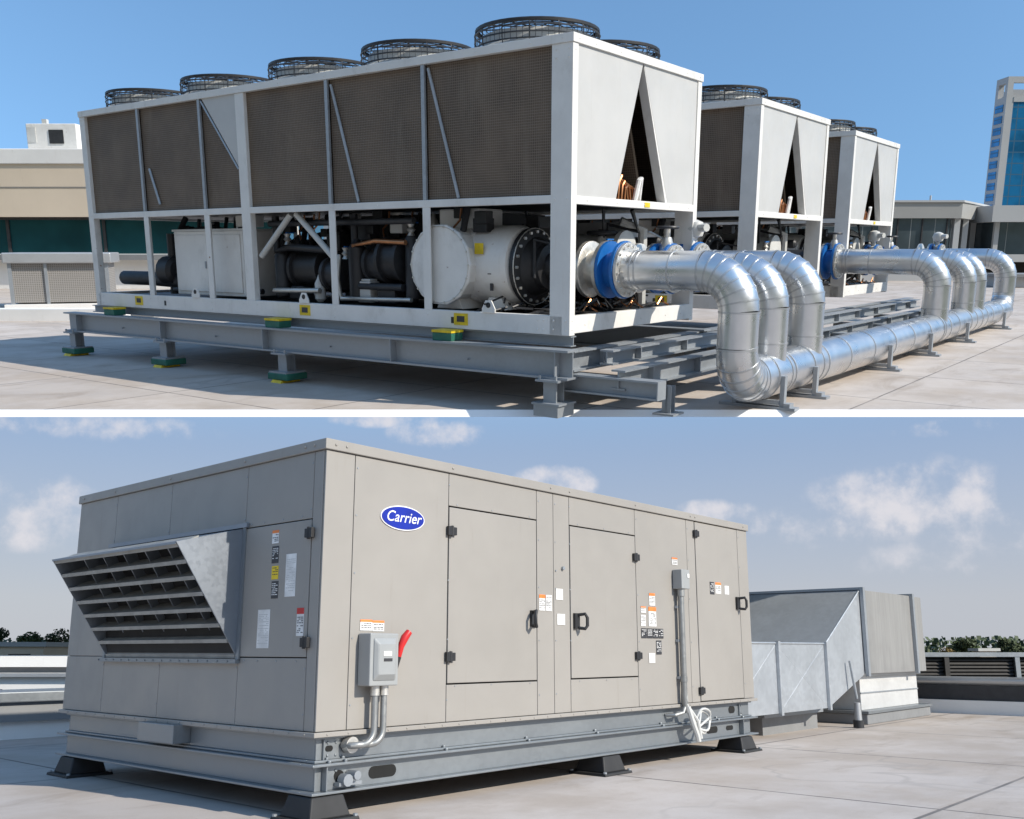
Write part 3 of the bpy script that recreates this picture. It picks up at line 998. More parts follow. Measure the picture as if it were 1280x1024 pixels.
vl = ['blue flanged valve on the first silver pipe, beside the front chiller corner', 'blue flanged valve behind the first silver bend', 'blue valve with white wrapped actuator on the third silver pipe',
      'large blue flange at the start of the long straight silver pipe', 'blue flanged valve ahead of the far cluster of bends', 'small blue flanged valve by the farthest chiller end', 'last blue valve by the grey glazed building']
for i, ((x, yf, r, end), lb) in enumerate(zip(PIPES, vl)):
    t = thing('flanged_valve', FU, (x, yf, PZ), lb, 'valve', 'blue flanged valves')
    m = MB()
    m.tube([(x, yf - .01, PZ), (x, yf + .30, PZ)], r * .95, 24)
    m.build('spool', 'blue', t, smooth=True)
    for j, (dy, mt, rr) in enumerate(((.0, 'stub', 1.42), (.04, 'blue', 1.5), (.22, 'blue', 1.5))):
        f = MB()
        flange_ring(f, x, yf + dy, PZ, r * rr, .035)
        fo = f.build('flange', mt, t, smooth=True)
        bb = MB()
        if j:
            continue
        bb.lathe([(r * 1.02, yf - .006), (r * 1.02, yf - .001)], (x, 0, PZ), 'y', 28)
        bolts(bb, [(x + r * 1.25 * math.cos(a), yf + dy, PZ + r * 1.25 * math.sin(a)) for a in [2 * math.pi * q / 16 + .1 for q in range(16)]], 'y', .016, .018)
        bb.build('bolt_ring', 'stub', fo)
    f = MB()
    f.tube([(x, yf + .30, PZ), (x, yf + .50, PZ)], r * 1.0, 24)
    f.lathe([(r * 1.5, yf + .26), (r * 1.5, yf + .30)], (x, 0, PZ), 'y', 28)
    f.lathe([(r * 1.42, yf + .46), (r * 1.5, yf + .47), (r * 1.5, yf + .52), (r * 1.3, yf + .53)], (x, 0, PZ), 'y', 28)
    f.build('steel_spool', 'stub', t, smooth=True)
    MB().tube([(x, yf + .53, PZ), (x, yf + 1.0, PZ)], r * .95, 20).build('dark_pipe', 'dark', t, smooth=True)
    if i in (1, 3, 5):
        h = MB()
        h.tube([(x, yf + .13, PZ + r), (x, yf + .13, PZ + r + .26)], .035, 10)
        h.lathe([(.08, PZ + r), (.09, PZ + r + .03), (.05, PZ + r + .16)], (x, yf + .13, 0), 'z', 14)
        h.build('bonnet', 'stub', t, smooth=True)
        w = MB()
        w.ring((x, yf + .13, PZ + r + .27), .12, .017, 'z', 22, 7)
        for a in range(3):
            w.tube([(x + .12 * math.cos(a * 1.047), yf + .13 + .12 * math.sin(a * 1.047), PZ + r + .27), (x - .12 * math.cos(a * 1.047), yf + .13 - .12 * math.sin(a * 1.047), PZ + r + .27)], .011, 5)
        w.build('handwheel', 'dark', t, smooth=True)
    elif i in (2, 4, 6):
        h = MB()
        h.lathe([(.10, PZ + r - .02), (.10, PZ + r + .05), (.04, PZ + r + .07), (.04, PZ + r + .15), (.10, PZ + r + .17), (.13, PZ + r + .26), (.10, PZ + r + .34), (.03, PZ + r + .37)], (x, yf + .13, 0), 'z', 12)
        h.tube([(x, yf + .13, PZ + r + .27), (x - .1, yf - .08, PZ + r + .27)], .05, 8)
        h.build('actuator', 'grey_white', t, smooth=True)

# an extra valve with a black handwheel behind the first flange
t = thing('gate_valve', FU, (1.62, .62, .6), 'white gate valve with black handwheel standing behind the front blue flange', 'valve')
MB().lathe([(.16, .58), (.2, .72), (.13, .86), (.09, .95), (.05, 1.02)], (1.62, .62, 0), 'z', 16).tube([(1.62, .35, .68), (1.62, .95, .68)], .13, 14).build('body', 'grey_white', t, smooth=True)
w = MB()
w.ring((1.62, .62, 1.06), .16, .028, 'z', 24, 8)
w.lathe([(.05, 1.02), (.05, 1.1)], (1.62, .62, 0), 'z', 10)
for a in range(3):
    w.tube([(1.62 + .16 * math.cos(a * 1.047), .62 + .16 * math.sin(a * 1.047), 1.06), (1.62 - .16 * math.cos(a * 1.047), .62 - .16 * math.sin(a * 1.047), 1.06)], .014, 5)
w.build('handwheel', 'dark', t, smooth=True)

pst = ['grey pipe stand under the header, closest to the roof edge', 'grey pipe stand under the header by the third drop pipe', 'grey pipe stand mid way along the header pipe',
       'grey pipe stand under the header near the second bottom bend', 'grey pipe stand under the far cluster of bends', 'last grey pipe stand at the far header end']
for x, lb in zip((1.55, 2.55, 5.6, 7.9, 10.6, 14.2), pst):
    t = thing('pipe_stand', FU, (x, HY, G), lb, 'pipe stand', 'stands under the header pipe')
    yA, yB = HY - .27, HY + .27
    for y in (yA, yB):
        MB().box(x - .035, x + .035, y - .025, y + .025, G + .03, HZ + .02).build('upright', 'galv', t)
    MB().box(x - .05, x + .05, yA + .026, yB - .026, G + .03 + .02, HZ - HR - .006).build('saddle', 'galv', t)
    MB().box(x - .07, x + .07, yA - .16, yB + .16, G, G + .03).box(x - .06, x + .06, yA - .1, yA - .03, G + .03, G + .07).build('base_rail', 'galv', t)

# ---- behind the chillers (frame FD: x to the side, y away from the front edge, z above the deck)
t = thing('screened_box', FD, (-12.5, 16.6, 0), 'grey mesh sided roof box with pale metal lid standing left of the front chiller', 'roof box')
x0, x1, y0, y1 = -14.0, -11.6, 16.2, 19.2
FB = FD @ Matrix.Translation((-13.1, 17.0, 0)) @ Matrix.Rotation(.30, 4, 'Z')
t.matrix_world = FB
ORG[t.name] = Vector((0, 0, 0))
MB().box(-.95, 1.55, 0, 2.2, .18, 1.27).build('mesh_walls', 'brickbox', t)
for q in ((-1.0, -.9), (1.5, 1.6), (-.08, .0)):
    MB().box(q[0], q[1], -.05, -.001, .14, 1.27).build('corner_trim', 'galv', t)
MB().box(-1.1, 1.7, -.15, 2.4, 1.271, 1.56).build('lid', 'curb_metal', t, bevel=.03)
MB().box(-1.15, 1.75, -.2, 2.4, 0, .14).build('base', 'wall_white', t)
m = MB().box(-34, -9.2, 12.4, 12.9, 0, .28)
tag(m.build('kerb_wall', 'wall_white', frame=FD, org=(-20, 12.6, 0)), 'low pale kerb crossing the deck left of the front chiller', 'kerb')
m = MB().box(-34, -8.8, 13.3, 13.9, 0, .16)  # grey strip put where only shadow lies by the kerb
tag(m.build('shadow_strip', 'grey_wall', frame=FD, org=(-20, 13.6, 0)), 'grey flat strip standing in for shadow behind the low pale kerb', 'shadow strip')

bl = thing('beige_building', FD, (-22, 31, 0), 'low beige building with teal windows and white parapet beyond the front chiller', 'building')
Yb = 30.2
MB().box(-46, -9.4, Yb, Yb + 14, 2.95, 5.05).build('wall', 'wall_beige', bl)
MB().box(-46.3, -9.2, Yb - .07, Yb + 14, 5.051, 5.65).build('parapet', 'wall_white', bl, bevel=.03)
MB().box(-46, -9.4, Yb - .02, Yb - .004, 4.12, 4.15).build('panel_joint', 'grey_wall', bl)
w = MB().box(-46, -9.4, Yb + .5, Yb + 13.9, 1.45, 2.949).build('window', 'glass_teal', bl)
MB().box(-46, -9.4, Yb + .3, Yb + .49, 2.84, 2.949).build('frame', 'dark_cap', w)
for i in range(9):
    MB().box(-45.6 + i * 4.05, -45.48 + i * 4.05, Yb + .42, Yb + .49, 1.45, 2.83).build('mullion', 'dark_cap', w)
MB().box(-46, -9.4, Yb + .1, Yb + 14, 0.002, 1.449).build('plinth', 'wall_white', bl)
MB().box(-46, -9.4, Yb - .25, Yb + .099, 1.2, 1.42).build('sill', 'grey_wall', bl)
t = thing('rooftop_cooler', FD, (-19.4, 32, 5.65), 'white cooling box with a side fan on the beige building roof', 'rooftop cooler')
MB().box(-20.3, -18.2, 31.2, 33, 5.75, 6.75).build('casing', 'white', t, bevel=.03)
MB().box(-20.2, -18.3, 31.3, 32.9, 5.65, 5.75).build('skid', 'dark', t)
MB().box(-19.35, -18.75, 31.17, 31.2, 5.95, 6.5).build('grille', 'dark', t)
MB().box(-20.25, -19.9, 31.18, 31.2, 6.0, 6.6).box(-19.7, -19.5, 31.4, 31.6, 6.75, 6.95).build('cover', 'grey_white', t)

pv = thing('glass_pavilion', FD, (22, 40, 0), 'grey flat roofed building with tall dark windows right behind the farthest chiller', 'building')
FP = FD @ Matrix.Translation((23.35, 40.2, 0)) @ Matrix.Rotation(-.02, 4, 'Z')
pv.matrix_world = FP
ORG[pv.name] = Vector((0, 0, 0))
SX, SY = 5.3, 7.7                                              # the side runs away at its own angle
def slab4(a, b, z0, z1, inx=0., iny=0.):
    q = [(-12 - a, -a + iny), (b * .6 - inx, -a + iny), (SX + b - inx, SY + b), (-12 - a, SY + b)]
    return [(x, y, z0) for x, y in q] + [(x, y, z1) for x, y in q]
MB().hexa(slab4(0, 0, 3.2, 4.0)).build('fascia', 'wall_grey', pv)
MB().hexa(slab4(.07, .07, 4.001, 4.1)).build('roof_cap', 'concrete', pv)
MB().hexa(slab4(0, 0, .4, 3.199, .5, .2)).build('window', 'glass_grey', pv)
for i in range(9):
    MB().box(-.6 - i * 1.28 - .06, -.6 - i * 1.28, .12, .199, .4, 3.199).build('mullion', 'dark_cap', pv)
MB().hexa(slab4(.02, .02, .0, .399)).build('plinth', 'concrete', pv)
for i in range(5):
    a = .02 + i * .235
    x_, y_ = SX * a, SY * a
    MB().box(x_ - .34, x_ - .04, y_ + .05, y_ + .35, .4, 3.199).build('side_column', 'concrete', pv)
for x, h in ((-9.6, .45), (-7.6, .5), (-6.4, .3), (-3.5, .35), (-1.2, .3)):
    MB().tube([(x, 1.2, 4.1), (x, 1.2, 4.1 + h)], .05, 6).build('roof_vent', 'concrete', pv)

lb_ = thing('low_building', FD, (33, 46, 0), 'low pale concrete building with dark window bands at the foot of the tower', 'building')
MB().box(25.6, 60, 41.5, 60, 3.05, 3.9).build('upper_band', 'concrete', lb_)
MB().box(26.0, 60, 42.1, 60, 1.35, 3.049).build('window', 'glass_grey', lb_)
MB().box(25.6, 60, 41.7, 60, .95, 1.349).build('lower_band', 'concrete', lb_)
MB().box(26.0, 60, 42.3, 60, 0, .949).build('ground_floor', 'core', lb_)
for i in range(8):
    MB().box(26.0 + i * 2.2, 26.25 + i * 2.2, 41.9, 42.09, .0 + 1.35, 3.049).build('column', 'concrete', lb_)

tw = thing('glass_tower', FD, (66, 112, 0), 'tall office tower of blue glass with pale concrete frame, at the picture edge', 'tower')
MB().box(60.0, 60.9, 110.2, 113.0, 0, 19.6).build('concrete_bay', 'concrete', tw)
MB().box(60.901, 90, 110.25, 114.6, 0, 19.0).build('curtain_wall', 'glass_blue', tw)
MB().box(60.901, 90, 110.15, 114.6, 19.001, 19.6).build('cornice', 'concrete', tw)
m = MB()
m.box(60.0, 60.7, 110.2, 110.8, 19.601, 21.2).box(60.0, 60.7, 112.4, 113.0, 19.601, 21.2).box(62.6, 63.2, 110.2, 110.8, 19.601, 21.2).box(66, 66.6, 110.2, 110.8, 19.601, 21.2)
m.box(60.0, 90, 110.2, 110.8, 21.201, 21.9).box(60.0, 60.7, 110.801, 113.0, 21.201, 21.9).box(61.5, 90, 112, 114, 19.601, 20.7)
m.build('crown_frame', 'concrete', tw)
for i in range(13):
    z = 17.9 - i * 1.31
    MB().box(59.93, 59.999, 110.7, 112.6, z, z + .85).build('window', 'glass_blue', tw)

# low clutter on the deck at the far right
t = thing('roof_curb', FD, (24, 34, 0), 'low pale slab curb lying on the deck beyond the last silver bend', 'roof curb')
MB().box(21.5, 33, 31.5, 33.5, 0, .45).build('curb', 'concrete', t, bevel=.03)
MB().box(21.3, 33, 31.3, 33.7, .451, .58).build('cap', 'grey_wall', t)
m = MB().box(19.2, 24.2, 24.2, 25.6, 0, .12)
tag(m.build('walkway_slab', 'grey_wall', frame=FD, org=(20, 25, 0)), 'dark grey slab flat on the deck past the silver pipes', 'slab')

# ================================================================== LOWER ROOF WITH THE PACKAGE UNIT (frame FL)
GL = -.4153
m = MB()
m.add([(-14, -14, GL), (10.4, -14, GL), (10.4, 5.6, GL), (-14, 5.6, GL)], [(0, 1, 2, 3)])
tag(m.build('roof_surface', 'roof', frame=FL), kind='structure')
m = MB()
m.box(-14, 10.8, -14, 6.0, GL - 5, GL - .006)
tag(m.build('roof_base', 'concrete', frame=FL), kind='structure')
R0 = 6000
m = MB()
m.add([(-R0, -R0, -5.0), (R0, -R0, -5.0), (R0, R0, -5.0), (-R0, R0, -5.0)], [(0, 1, 2, 3)])
tag(m.build('ground', 'land', frame=FW), kind='structure')

BX, BY, BZ = 4.5, 2.79, 1.40
u = thing('package_unit', FL, (0, 0, GL), 'large greige rooftop air handling unit with blue oval badge and angled intake hood', 'air handling unit')
MB().box(.014, BX - .014, .014, BY - .014, 0.0, BZ).build('core', 'core', u)


def panel(x0, x1, z0, z1, face='R', t=.013, name='side_panel', gap=.0022, mat='beige', bv=.0025, proud=0.):
    m = MB()
    g = gap
    if face == 'R':
        m.box(x0 + g, x1 - g, -proud, t, z0 + g, z1 - g)
    elif face == 'L':
        m.box(-proud, t, x0 + g, x1 - g, z0 + g, z1 - g)
    elif face == 'E':
        m.box(BX - t, BX + proud, x0 + g, x1 - g, z0 + g, z1 - g)
    else:
        m.box(x0 + g, x1 - g, BY - t, BY + proud, z0 + g, z1 - g)
    return m.build(name, mat, u, bevel=bv)


# right-hand long face
panel(0, .19, 0, BZ)
panel(.19, .882, 0, BZ)
panel(.882, 1.672, 1.207, BZ)
panel(.882, 1.672, 0, .203)
panel(1.672, 1.84, 0, BZ)
panel(1.84, 2.008, 0, BZ)
panel(2.008, 2.785, 1.207, BZ)
panel(2.008, 2.785, 0, .206)
panel(2.785, 3.50, 0, BZ)
panel(3.50, 3.625, 0, BZ)
panel(4.325, BX, 0, BZ)
doors = []
for a, b, z0, z1 in ((.882, 1.672, .203, 1.207), (2.008, 2.785, .206, 1.207), (3.625, 4.325, 0.0, BZ)):
    doors.append(panel(a, b, z0, z1, 'R', .013, 'access_door', .0065, 'beige', .003, .002))
# short left-hand face: corner, bottom row, top row, door by the corner
panel(.014, .095, 0, BZ, 'L')
for a, b in ((.095, .70), (.70, 1.53), (1.53, 2.24), (2.24, 2.79)):
    panel(a, b, 0, .352, 'L', gap=.0016)
for a, b in ((.095, .70), (.70, 1.53), (1.53, 2.24)):
    panel(a, b, 1.05, BZ, 'L', gap=.0016)
panel(2.24, 2.79, .352, BZ, 'L', gap=.0016)
panel(.70, 2.24, .352, 1.05, 'L')
doors.append(panel(.095, .70, .352, 1.05, 'L', .013, 'access_door', .004, 'beige', .003, .002))
for a, b in ((.014, 1.4), (1.4, BY)):
    panel(a, b, 0, BZ, 'E')
for a, b in ((.014, 1.5), (1.5, 3.0), (3.0, BX - .014)):
    panel(a, b, 0, BZ, 'B')
# roof cap with a turned-down edge
m = MB().box(-.014, BX + .014, -.014, BY + .014, BZ, BZ + .056)
bolts(m, [(x, -.014, BZ + .028) for x in (.05, .12, .9, 1.8, 2.0, 2.78, 3.55, 3.62, 4.42)], 'y', .008, .006)
bolts(m, [(-.014, y, BZ + .028) for y in (.08, .16, .72, 1.54, 2.26, 2.72)], 'x', .008, .006)
m.build('roof_cap', 'beige', u, bevel=.004)
MB().box(-.02, BX + .02, -.02, BY + .02, BZ - .006, BZ - .001).build('cap_drip', 'channel', u) if False else None
m = MB().box(-.018, BX + .018, -.018, BY + .018, -.024, -.001)
bolts(m, [(.06 + i * .13, -.018, -.012) for i in range(34)], 'y', .006, .004)
bolts(m, [(-.018, .06 + i * .13, -.012) for i in range(21)], 'x', .006, .004)
m.build('bottom_trim', 'beige', u, bevel=.003)
# panel screws
m = MB()
for x in (.197, .875, 1.679, 1.847, 2.0, 2.793, 3.507, 4.335):
    bolts(m, [(x + .01, 0, z) for z in (.12, .45, .78, 1.08, 1.33)], 'y', .0045, .003)
bolts(m, [(x, 0, z) for x in (.95, 1.25, 1.6, 2.1, 2.4, 2.7) for z in (.193, 1.22)], 'y', .004, .003)
for y in (.105, .71, 1.54, 2.25):
    bolts(m, [(0, y, z) for z in (.08, .3, 1.1, 1.34)], 'x', .0045, .003)
bolts(m, [(0, y, z) for y in (.18, .35, .52, .64) for z in (.335, 1.067)], 'x', .004, .003)
m.build('panel_screws', 'galv', u)
# thin steel strip over the hood
m = MB().box(-.02, -.0025, .66, 2.28, 1.052, 1.076)
m.build('hood_flashing', 'hood', u)

# hinges and handles
def hinge(x, z, face='R'):
    m = MB()
    if face == 'R':
        m.box(x - .034, x - .005, -.024, -.003, z - .027, z + .027).box(x + .005, x + .034, -.024, -.003, z - .023, z + .023)
        m.tube([(x, -.018, z - .031), (x, -.018, z + .031)], .0095, 8)
    else:
        m.box(-.024, -.003, x - .032, x - .005, z - .027, z + .027).box(-.024, -.003, x + .005, x + .028, z - .023, z + .023)
        m.tube([(-.018, x, z - .031), (-.018, x, z + .031)], .0095, 8)
    return m


def handle(x, z, d):
    m = MB()
    m.box(x - .025, x + .025, -.02, -.003, z - .05, z + .05)
    m.tube([(x + d * .012, -.02, z + .04), (x + d * .03, -.06, z + .045), (x + d * .045, -.066, z + .02), (x + d * .045, -.066, z - .03), (x + d * .03, -.06, z - .05), (x + d * .012, -.02, z - .045)], .011, 8)
    return m


for d, pts in ((0, ((.897, 1.061), (.897, .354))), (1, ((2.774, 1.047), (2.774, .352))), (2, ((3.63, 1.298), (3.63, .085)))):
    for x, z in pts:
        hinge(x, z).build('hinge', 'black', doors[d], bevel=.003)
for z in (.975, .428):
    hinge(.098, z, 'L').build('hinge', 'black', doors[3], bevel=.003)
handle(1.625, .583, -1).build('handle', 'black', doors[0], smooth=True)
handle(2.062, .578, 1).build('handle', 'black', doors[1], smooth=True)
handle(4.27, .775, 1).build('handle', 'black', doors[2], smooth=True)

# oval badge
def ellipse(cx_, cz_, a, b, y0, y1, n=48):
    return MB().prism([(cx_ + a * math.cos(2 * math.pi * i / n), cz_ + b * math.sin(2 * math.pi * i / n)) for i in range(n)], 1, y0, y1)


bx, bz = .528, 1.097
badge = ellipse(bx, bz, .160, .067, -.006, -.0005).build('badge', 'logo_white', u)
ellipse(bx, bz, .153, .061, -.0085, -.0062).build('badge_field', 'logo', badge)
cu = bpy.data.curves.new('lettering', 'FONT')
cu.body = 'Carrier'
cu.align_x = 'CENTER'
cu.align_y = 'CENTER'
cu.size = .082
cu.shear = .28
cu.offset = .0003
cu.extrude = .0009
cu.space_character = 1.02
tmp = bpy.data.objects.new('lettering', cu)
me = bpy.data.meshes.new_from_object(tmp)
bpy.data.objects.remove(tmp)
me.materials.clear()
me.materials.append(M['logo_white'])
lt = bpy.data.objects.new('badge_lettering', me)
C.objects.link(lt)
lt.parent = badge
lt.matrix_local = Matrix.Translation((bx, -.0096, bz - GL + .002)) @ Matrix.Rotation(math.pi / 2, 4, 'X')


# stickers: paper with coloured head and lines of print
def sticker(face, a, b, z0, z1, style):
    w, h = b - a, z1 - z0

    def bx_(m, a0, a1, c0, c1, lay):
        y0, y1 = -.003 - .0006 * lay, -.0025 - .0006 * (lay - 1)
        if face == 'R':
            m.box(a0, a1, y0, y1, c0, c1)
        else:
            m.box(y0, y1, a0, a1, c0, c1)
        return m
    mats = {'w': 'paper', 'o': 'paper', 'k': 'ink', 'y': 'yellow', 'r': 'paper', 'f': 'paper'}
    st = bx_(MB(), a, b, z0, z1, 1).build('sticker', mats[style], u)
    rr = random.Random(int(a * 1000 + z0 * 7000))
    if style in 'or':
        bx_(MB(), a, b, z1 - h * .22, z1, 2).build('header', 'orange' if style == 'o' else 'red', st)
    m = MB()
    zz = z1 - h * (.32 if style in 'or' else .12)
    lh = .0075
    while zz - lh > z0 + h * .08:
        x = a + w * .08
        while x < b - w * .12:
            l = rr.uniform(.006, .022)
            if rr.random() < .78:
                bx_(m, x, min(x + l, b - w * .08), zz - lh * .55, zz, 2)
            x += l + .004
        zz -= lh * rr.choice((1.2, 1.3, 2.0))
    if m.v:
        m.build('print', 'paper' if style in 'k' else ('ink' if style != 'f' else 'grey_white'), st)


for f_, a, b, z0, z1, s_ in (('R', .255, .335, .490, .545, 'o'), ('R', .337, .415, .487, .542, 'o'),
                            ('R', 1.69, 1.75, .635, .735, 'o'), ('R', 1.757, 1.815, .635, .735, 'w'),
                            ('R', 2.83, 2.895, .655, .70, 'o'), ('R', 2.83, 2.89, .56, .64, 'w'), ('R', 2.93, 3.03, .56, .70, 'o'), ('R', 2.945, 3.02, .71, .80, 'o'),
                            ('R', 2.83, 2.90, .475, .545, 'k'), ('R', 2.907, 2.975, .475, .545, 'k'), ('R', 2.982, 3.05, .475, .545, 'k'), ('R', 3.057, 3.12, .475, .545, 'k'),
                            ('R', 3.02, 3.09, .36, .46, 'k'), ('R', 2.92, 3.0, .30, .37, 'f'),
                            ('R', 3.83, 3.90, .83, .93, 'k'), ('R', 3.92, 4.01, .84, .93, 'o'), ('R', 4.07, 4.14, .84, .91, 'f'), ('R', 3.27, 3.35, 1.03, 1.085, 'o'),
                            ('R', 1.86, 1.93, .71, .78, 'f'), ('R', 1.87, 1.95, .55, .62, 'f'),
                            ('L', .375, .435, .945, 1.015, 'o'), ('L', .37, .43, .84, .93, 'k'), ('L', .365, .425, .755, .825, 'y'), ('L', .36, .42, .655, .745, 'k'),
                            ('L', .21, .30, .66, .88, 'f'), ('L', .42, .53, .40, .60, 'f'), ('L', .125, .185, .46, .60, 'r')):
    sticker(f_, a, b, z0, z1, s_)
MB().tube([(1.93, -.0, .915), (1.93, -.016, .915)], .012, 8).tube([(1.86, 0, .895), (1.86, -.006, .895)], .006, 6).build('plug', 'galv', u)

# intake hood: wedge with louvre blades
y0, y1, zt, zf, zb, xo = .71, 2.22, 1.05, .945, .355, -.40
hd = MB()
for y in (y0, y1 - .008):
    hd.prism([(-.003, zb), (-.003, zt), (xo, zf), (xo + .015, zf - .02)], 1, y, y + .008)
hd.hexa([(-.003, y0 + .009, zt - .012), (-.003, y1 - .009, zt - .012), (xo, y1 - .009, zf - .012), (xo, y0 + .009, zf - .012), (-.003, y0 + .009, zt), (-.003, y1 - .009, zt), (xo, y1 - .009, zf), (xo, y0 + .009, zf)])
hood = hd.build('intake_hood', 'hood', u)
m = MB().box(-.012, -.003, y0 - .03, y0 - .0005, zb - .02, zt + .01).box(-.012, -.003, y1 + .0005, y1 + .03, zb - .02, zt + .01).box(-.03, -.003, y0 - .03, y1 + .03, zb - .035, zb - .012)
bolts(m, [(-.03, y0 + .05 + i * .1, zb - .024) for i in range(16)], 'x', .006, .004)
m.build('hood_flange', 'channel', hood)
MB().prism([(-.004, zb + .02), (-.004, zt - .03), (-.05, zt - .05), (-.02, zb + .08)], 1, y0 + .02, y1 - .02).build('filter', 'louvre_back', hood)
N = 8
dirv = Vector((xo + .012, 0, zf - .015)) - Vector((-.012, 0, zb + .004))
for i in range(N):
    t_ = i / (N - 1)
    p = Vector((-.012, 0, zb + .004)) + dirv * t_
    d = min(.12, -.01 - p.x + .085 * t_ + .03)
    a = (p.x, p.z)
    bl_ = MB().prism([(p.x, p.z + .008), (p.x + .004, p.z - .012), (p.x + .012, p.z - .012), (p.x + d, p.z + .052), (p.x + d, p.z + .06), (p.x + .01, p.z + .006)], 1, y0 + .01, y1 - .01)
    bl_.build('louvre', 'louvre', hood)
for j in range(1, 6):
    y = y0 + (y1 - y0) * j / 6
    m = MB()
    lo_ = Vector((-.012, 0, zb + .03)) + Vector((.05, 0, .02))
    hi_ = lo_ + dirv * .95
    m.prism([(lo_.x, lo_.z), (hi_.x, hi_.z), (hi_.x + .07, hi_.z + .03), (lo_.x + .02, lo_.z + .03)], 1, y - .004, y + .004)
    m.build('divider', 'hood', hood)

# base frame: two stacked channels
def channel_set(name, z0, z1, inset, fo):
    m = MB()
    x0, x1, ya, yb = inset, BX - inset, inset, BY - inset
    m.box(x0, x1, ya, ya + .01, z0 + .012, z1 - .012).box(x0, x1, yb - .01, yb, z0 + .012, z1 - .012)
    m.box(x0, x0 + .01, ya + .01, yb - .01, z0 + .012, z1 - .012).box(x1 - .01, x1, ya + .01, yb - .01, z0 + .012, z1 - .012)
    for za, zb_ in ((z0, z0 + .012), (z1 - .012, z1)):
        m.box(x0 - fo, x1 + fo, ya - fo, ya + .05, za, zb_).box(x0 - fo, x1 + fo, yb - .05, yb + fo, za, zb_)
        m.box(x0 - fo, x0 + .05, ya + .05, yb - .05, za, zb_).box(x1 - .05, x1 + fo, ya + .05, yb - .05, za, zb_)
    for x in (.075, 4.28):
        m.box(x, x + .008, ya - fo * .8, ya, z0 + .012, z1 - .012)
    bolts(m, [(x, ya - fo * .5, z1 if name == 'lower_channel' else z0 + .012) for x in (.1, .2, .9, 1.6, 2.3, 3.1, 3.9, 4.3)], 'z', .011, .012)
    bolts(m, [(x, ya, (z0 + z1) / 2 + dz) for x in (.11, .16, 4.33) for dz in (-.03, .03)], 'y', .008, .006)
    return m.build(name, 'channel', u, bevel=.0025)


up_ = channel_set('upper_channel', -.148, -.025, .04, .018)
lo_c = channel_set('lower_channel', -.292, -.150, .035, .05)


def oval(x0, x1, z0, z1, y):
    r = (z1 - z0) / 2
    pts = [(x1 - r + r * math.sin(a), z0 + r - r * math.cos(a)) for a in [math.pi * i / 8 for i in range(9)]]
    pts += [(x0 + r - r * math.sin(a), z0 + r + r * math.cos(a)) for a in [math.pi * i / 8 for i in range(9)]]
    return MB().prism(pts, 1, y - .002, y + .002)  # thin dark plate, its colour stands in for the shade inside a hole


oval(.37, .555, -.252, -.192, .034).build('slot_shade_plate', 'core', lo_c)
oval(.15, .21, -.245, -.19, .034).build('slot_shade_plate', 'core', lo_c)
m = MB()
m.tube([(.24, .03, -.215), (.24, -.04, -.215)], .022, 10).tube([(.19, .02, -.235), (.19, -.03, -.235)], .03, 10).box(.15, .29, -.01, .03, -.262, -.245)
m.build('drain_fitting', 'galv', lo_c, smooth=True)
oval(3.75, 3.92, -.245, -.195, .034).build('slot_shade_plate', 'core', lo_c)
oval(4.06, 4.17, -.238, -.203, .034).build('slot_shade_plate', 'core', lo_c)
oval(.095, .14, -.098, -.07, .039).build('slot_shade_plate', 'core', up_)
oval(4.12, 4.22, -.11, -.055, .039).build('slot_shade_plate', 'core', up_)
oval(.23, .255, -.055, -.035, .039).build('slot_shade_plate', 'core', up_)
MB().box(-.07, .04, 1.20, 1.60, -.125, -.02).build('wiring_box', 'channel', u, bevel=.004)

# disconnect switch on the long face
s = thing('disconnect_switch', FL, (.33, 0, .35), 'grey disconnect switch box with red lever on the greige unit, conduits below', 'switch box')
MB().box(.245, .435, -.10, -.004, .213, .475).build('casing', 'switch', s, bevel=.006)
m = MB().hexa([(.262, -.1, .235), (.418, -.1, .235), (.418, -.1, .455), (.262, -.1, .455), (.285, -.125, .27), (.395, -.125, .27), (.395, -.125, .42), (.285, -.125, .42)])
m.v = m.v
cv = m.build('cover', 'switch', s, bevel=.008)
MB().box(.315, .37, -.1275, -.1252, .335, .35).build('print', 'ink', cv)
MB().box(.31, .365, -.1275, -.1252, .362, .385).build('plate', 'paper', cv)
lv = MB().tube([(.447, -.06, .30), (.452, -.08, .36)], .016, 8).build('lever_foot', 'dark', s, smooth=True)
MB().tube([(.452, -.08, .355), (.458, -.09, .41), (.475, -.10, .455), (.50, -.105, .485)], [.014, .018, .022, .018], 10).build('lever', 'red', s, smooth=True)
for x, xe, ze in ((.325, .27, -.075), (.385, .31, -.085)):
    MB().tube([(x, -.05, .213), (x, -.05, .0)] + arc((x - .07, -.05, .0), .07, 0, -math.pi / 2, (1, 0, 0), (0, 0, 1), 6)[1:] + [(x - .09, -.05, -.07), (x - .12, -.03, -.072), (x - .13, .03, -.072)], .017, 12).build('conduit', 'conduit', s, smooth=True)
    MB().tube([(x, -.05, .213), (x, -.05, .165)], .024, 10).build('coupling', 'stub', s, smooth=True)
MB().lathe([(.04, -.012), (.04, .03)], (.225, 0, -.072), 'y', 14).build('gland', 'stub', s, smooth=True)

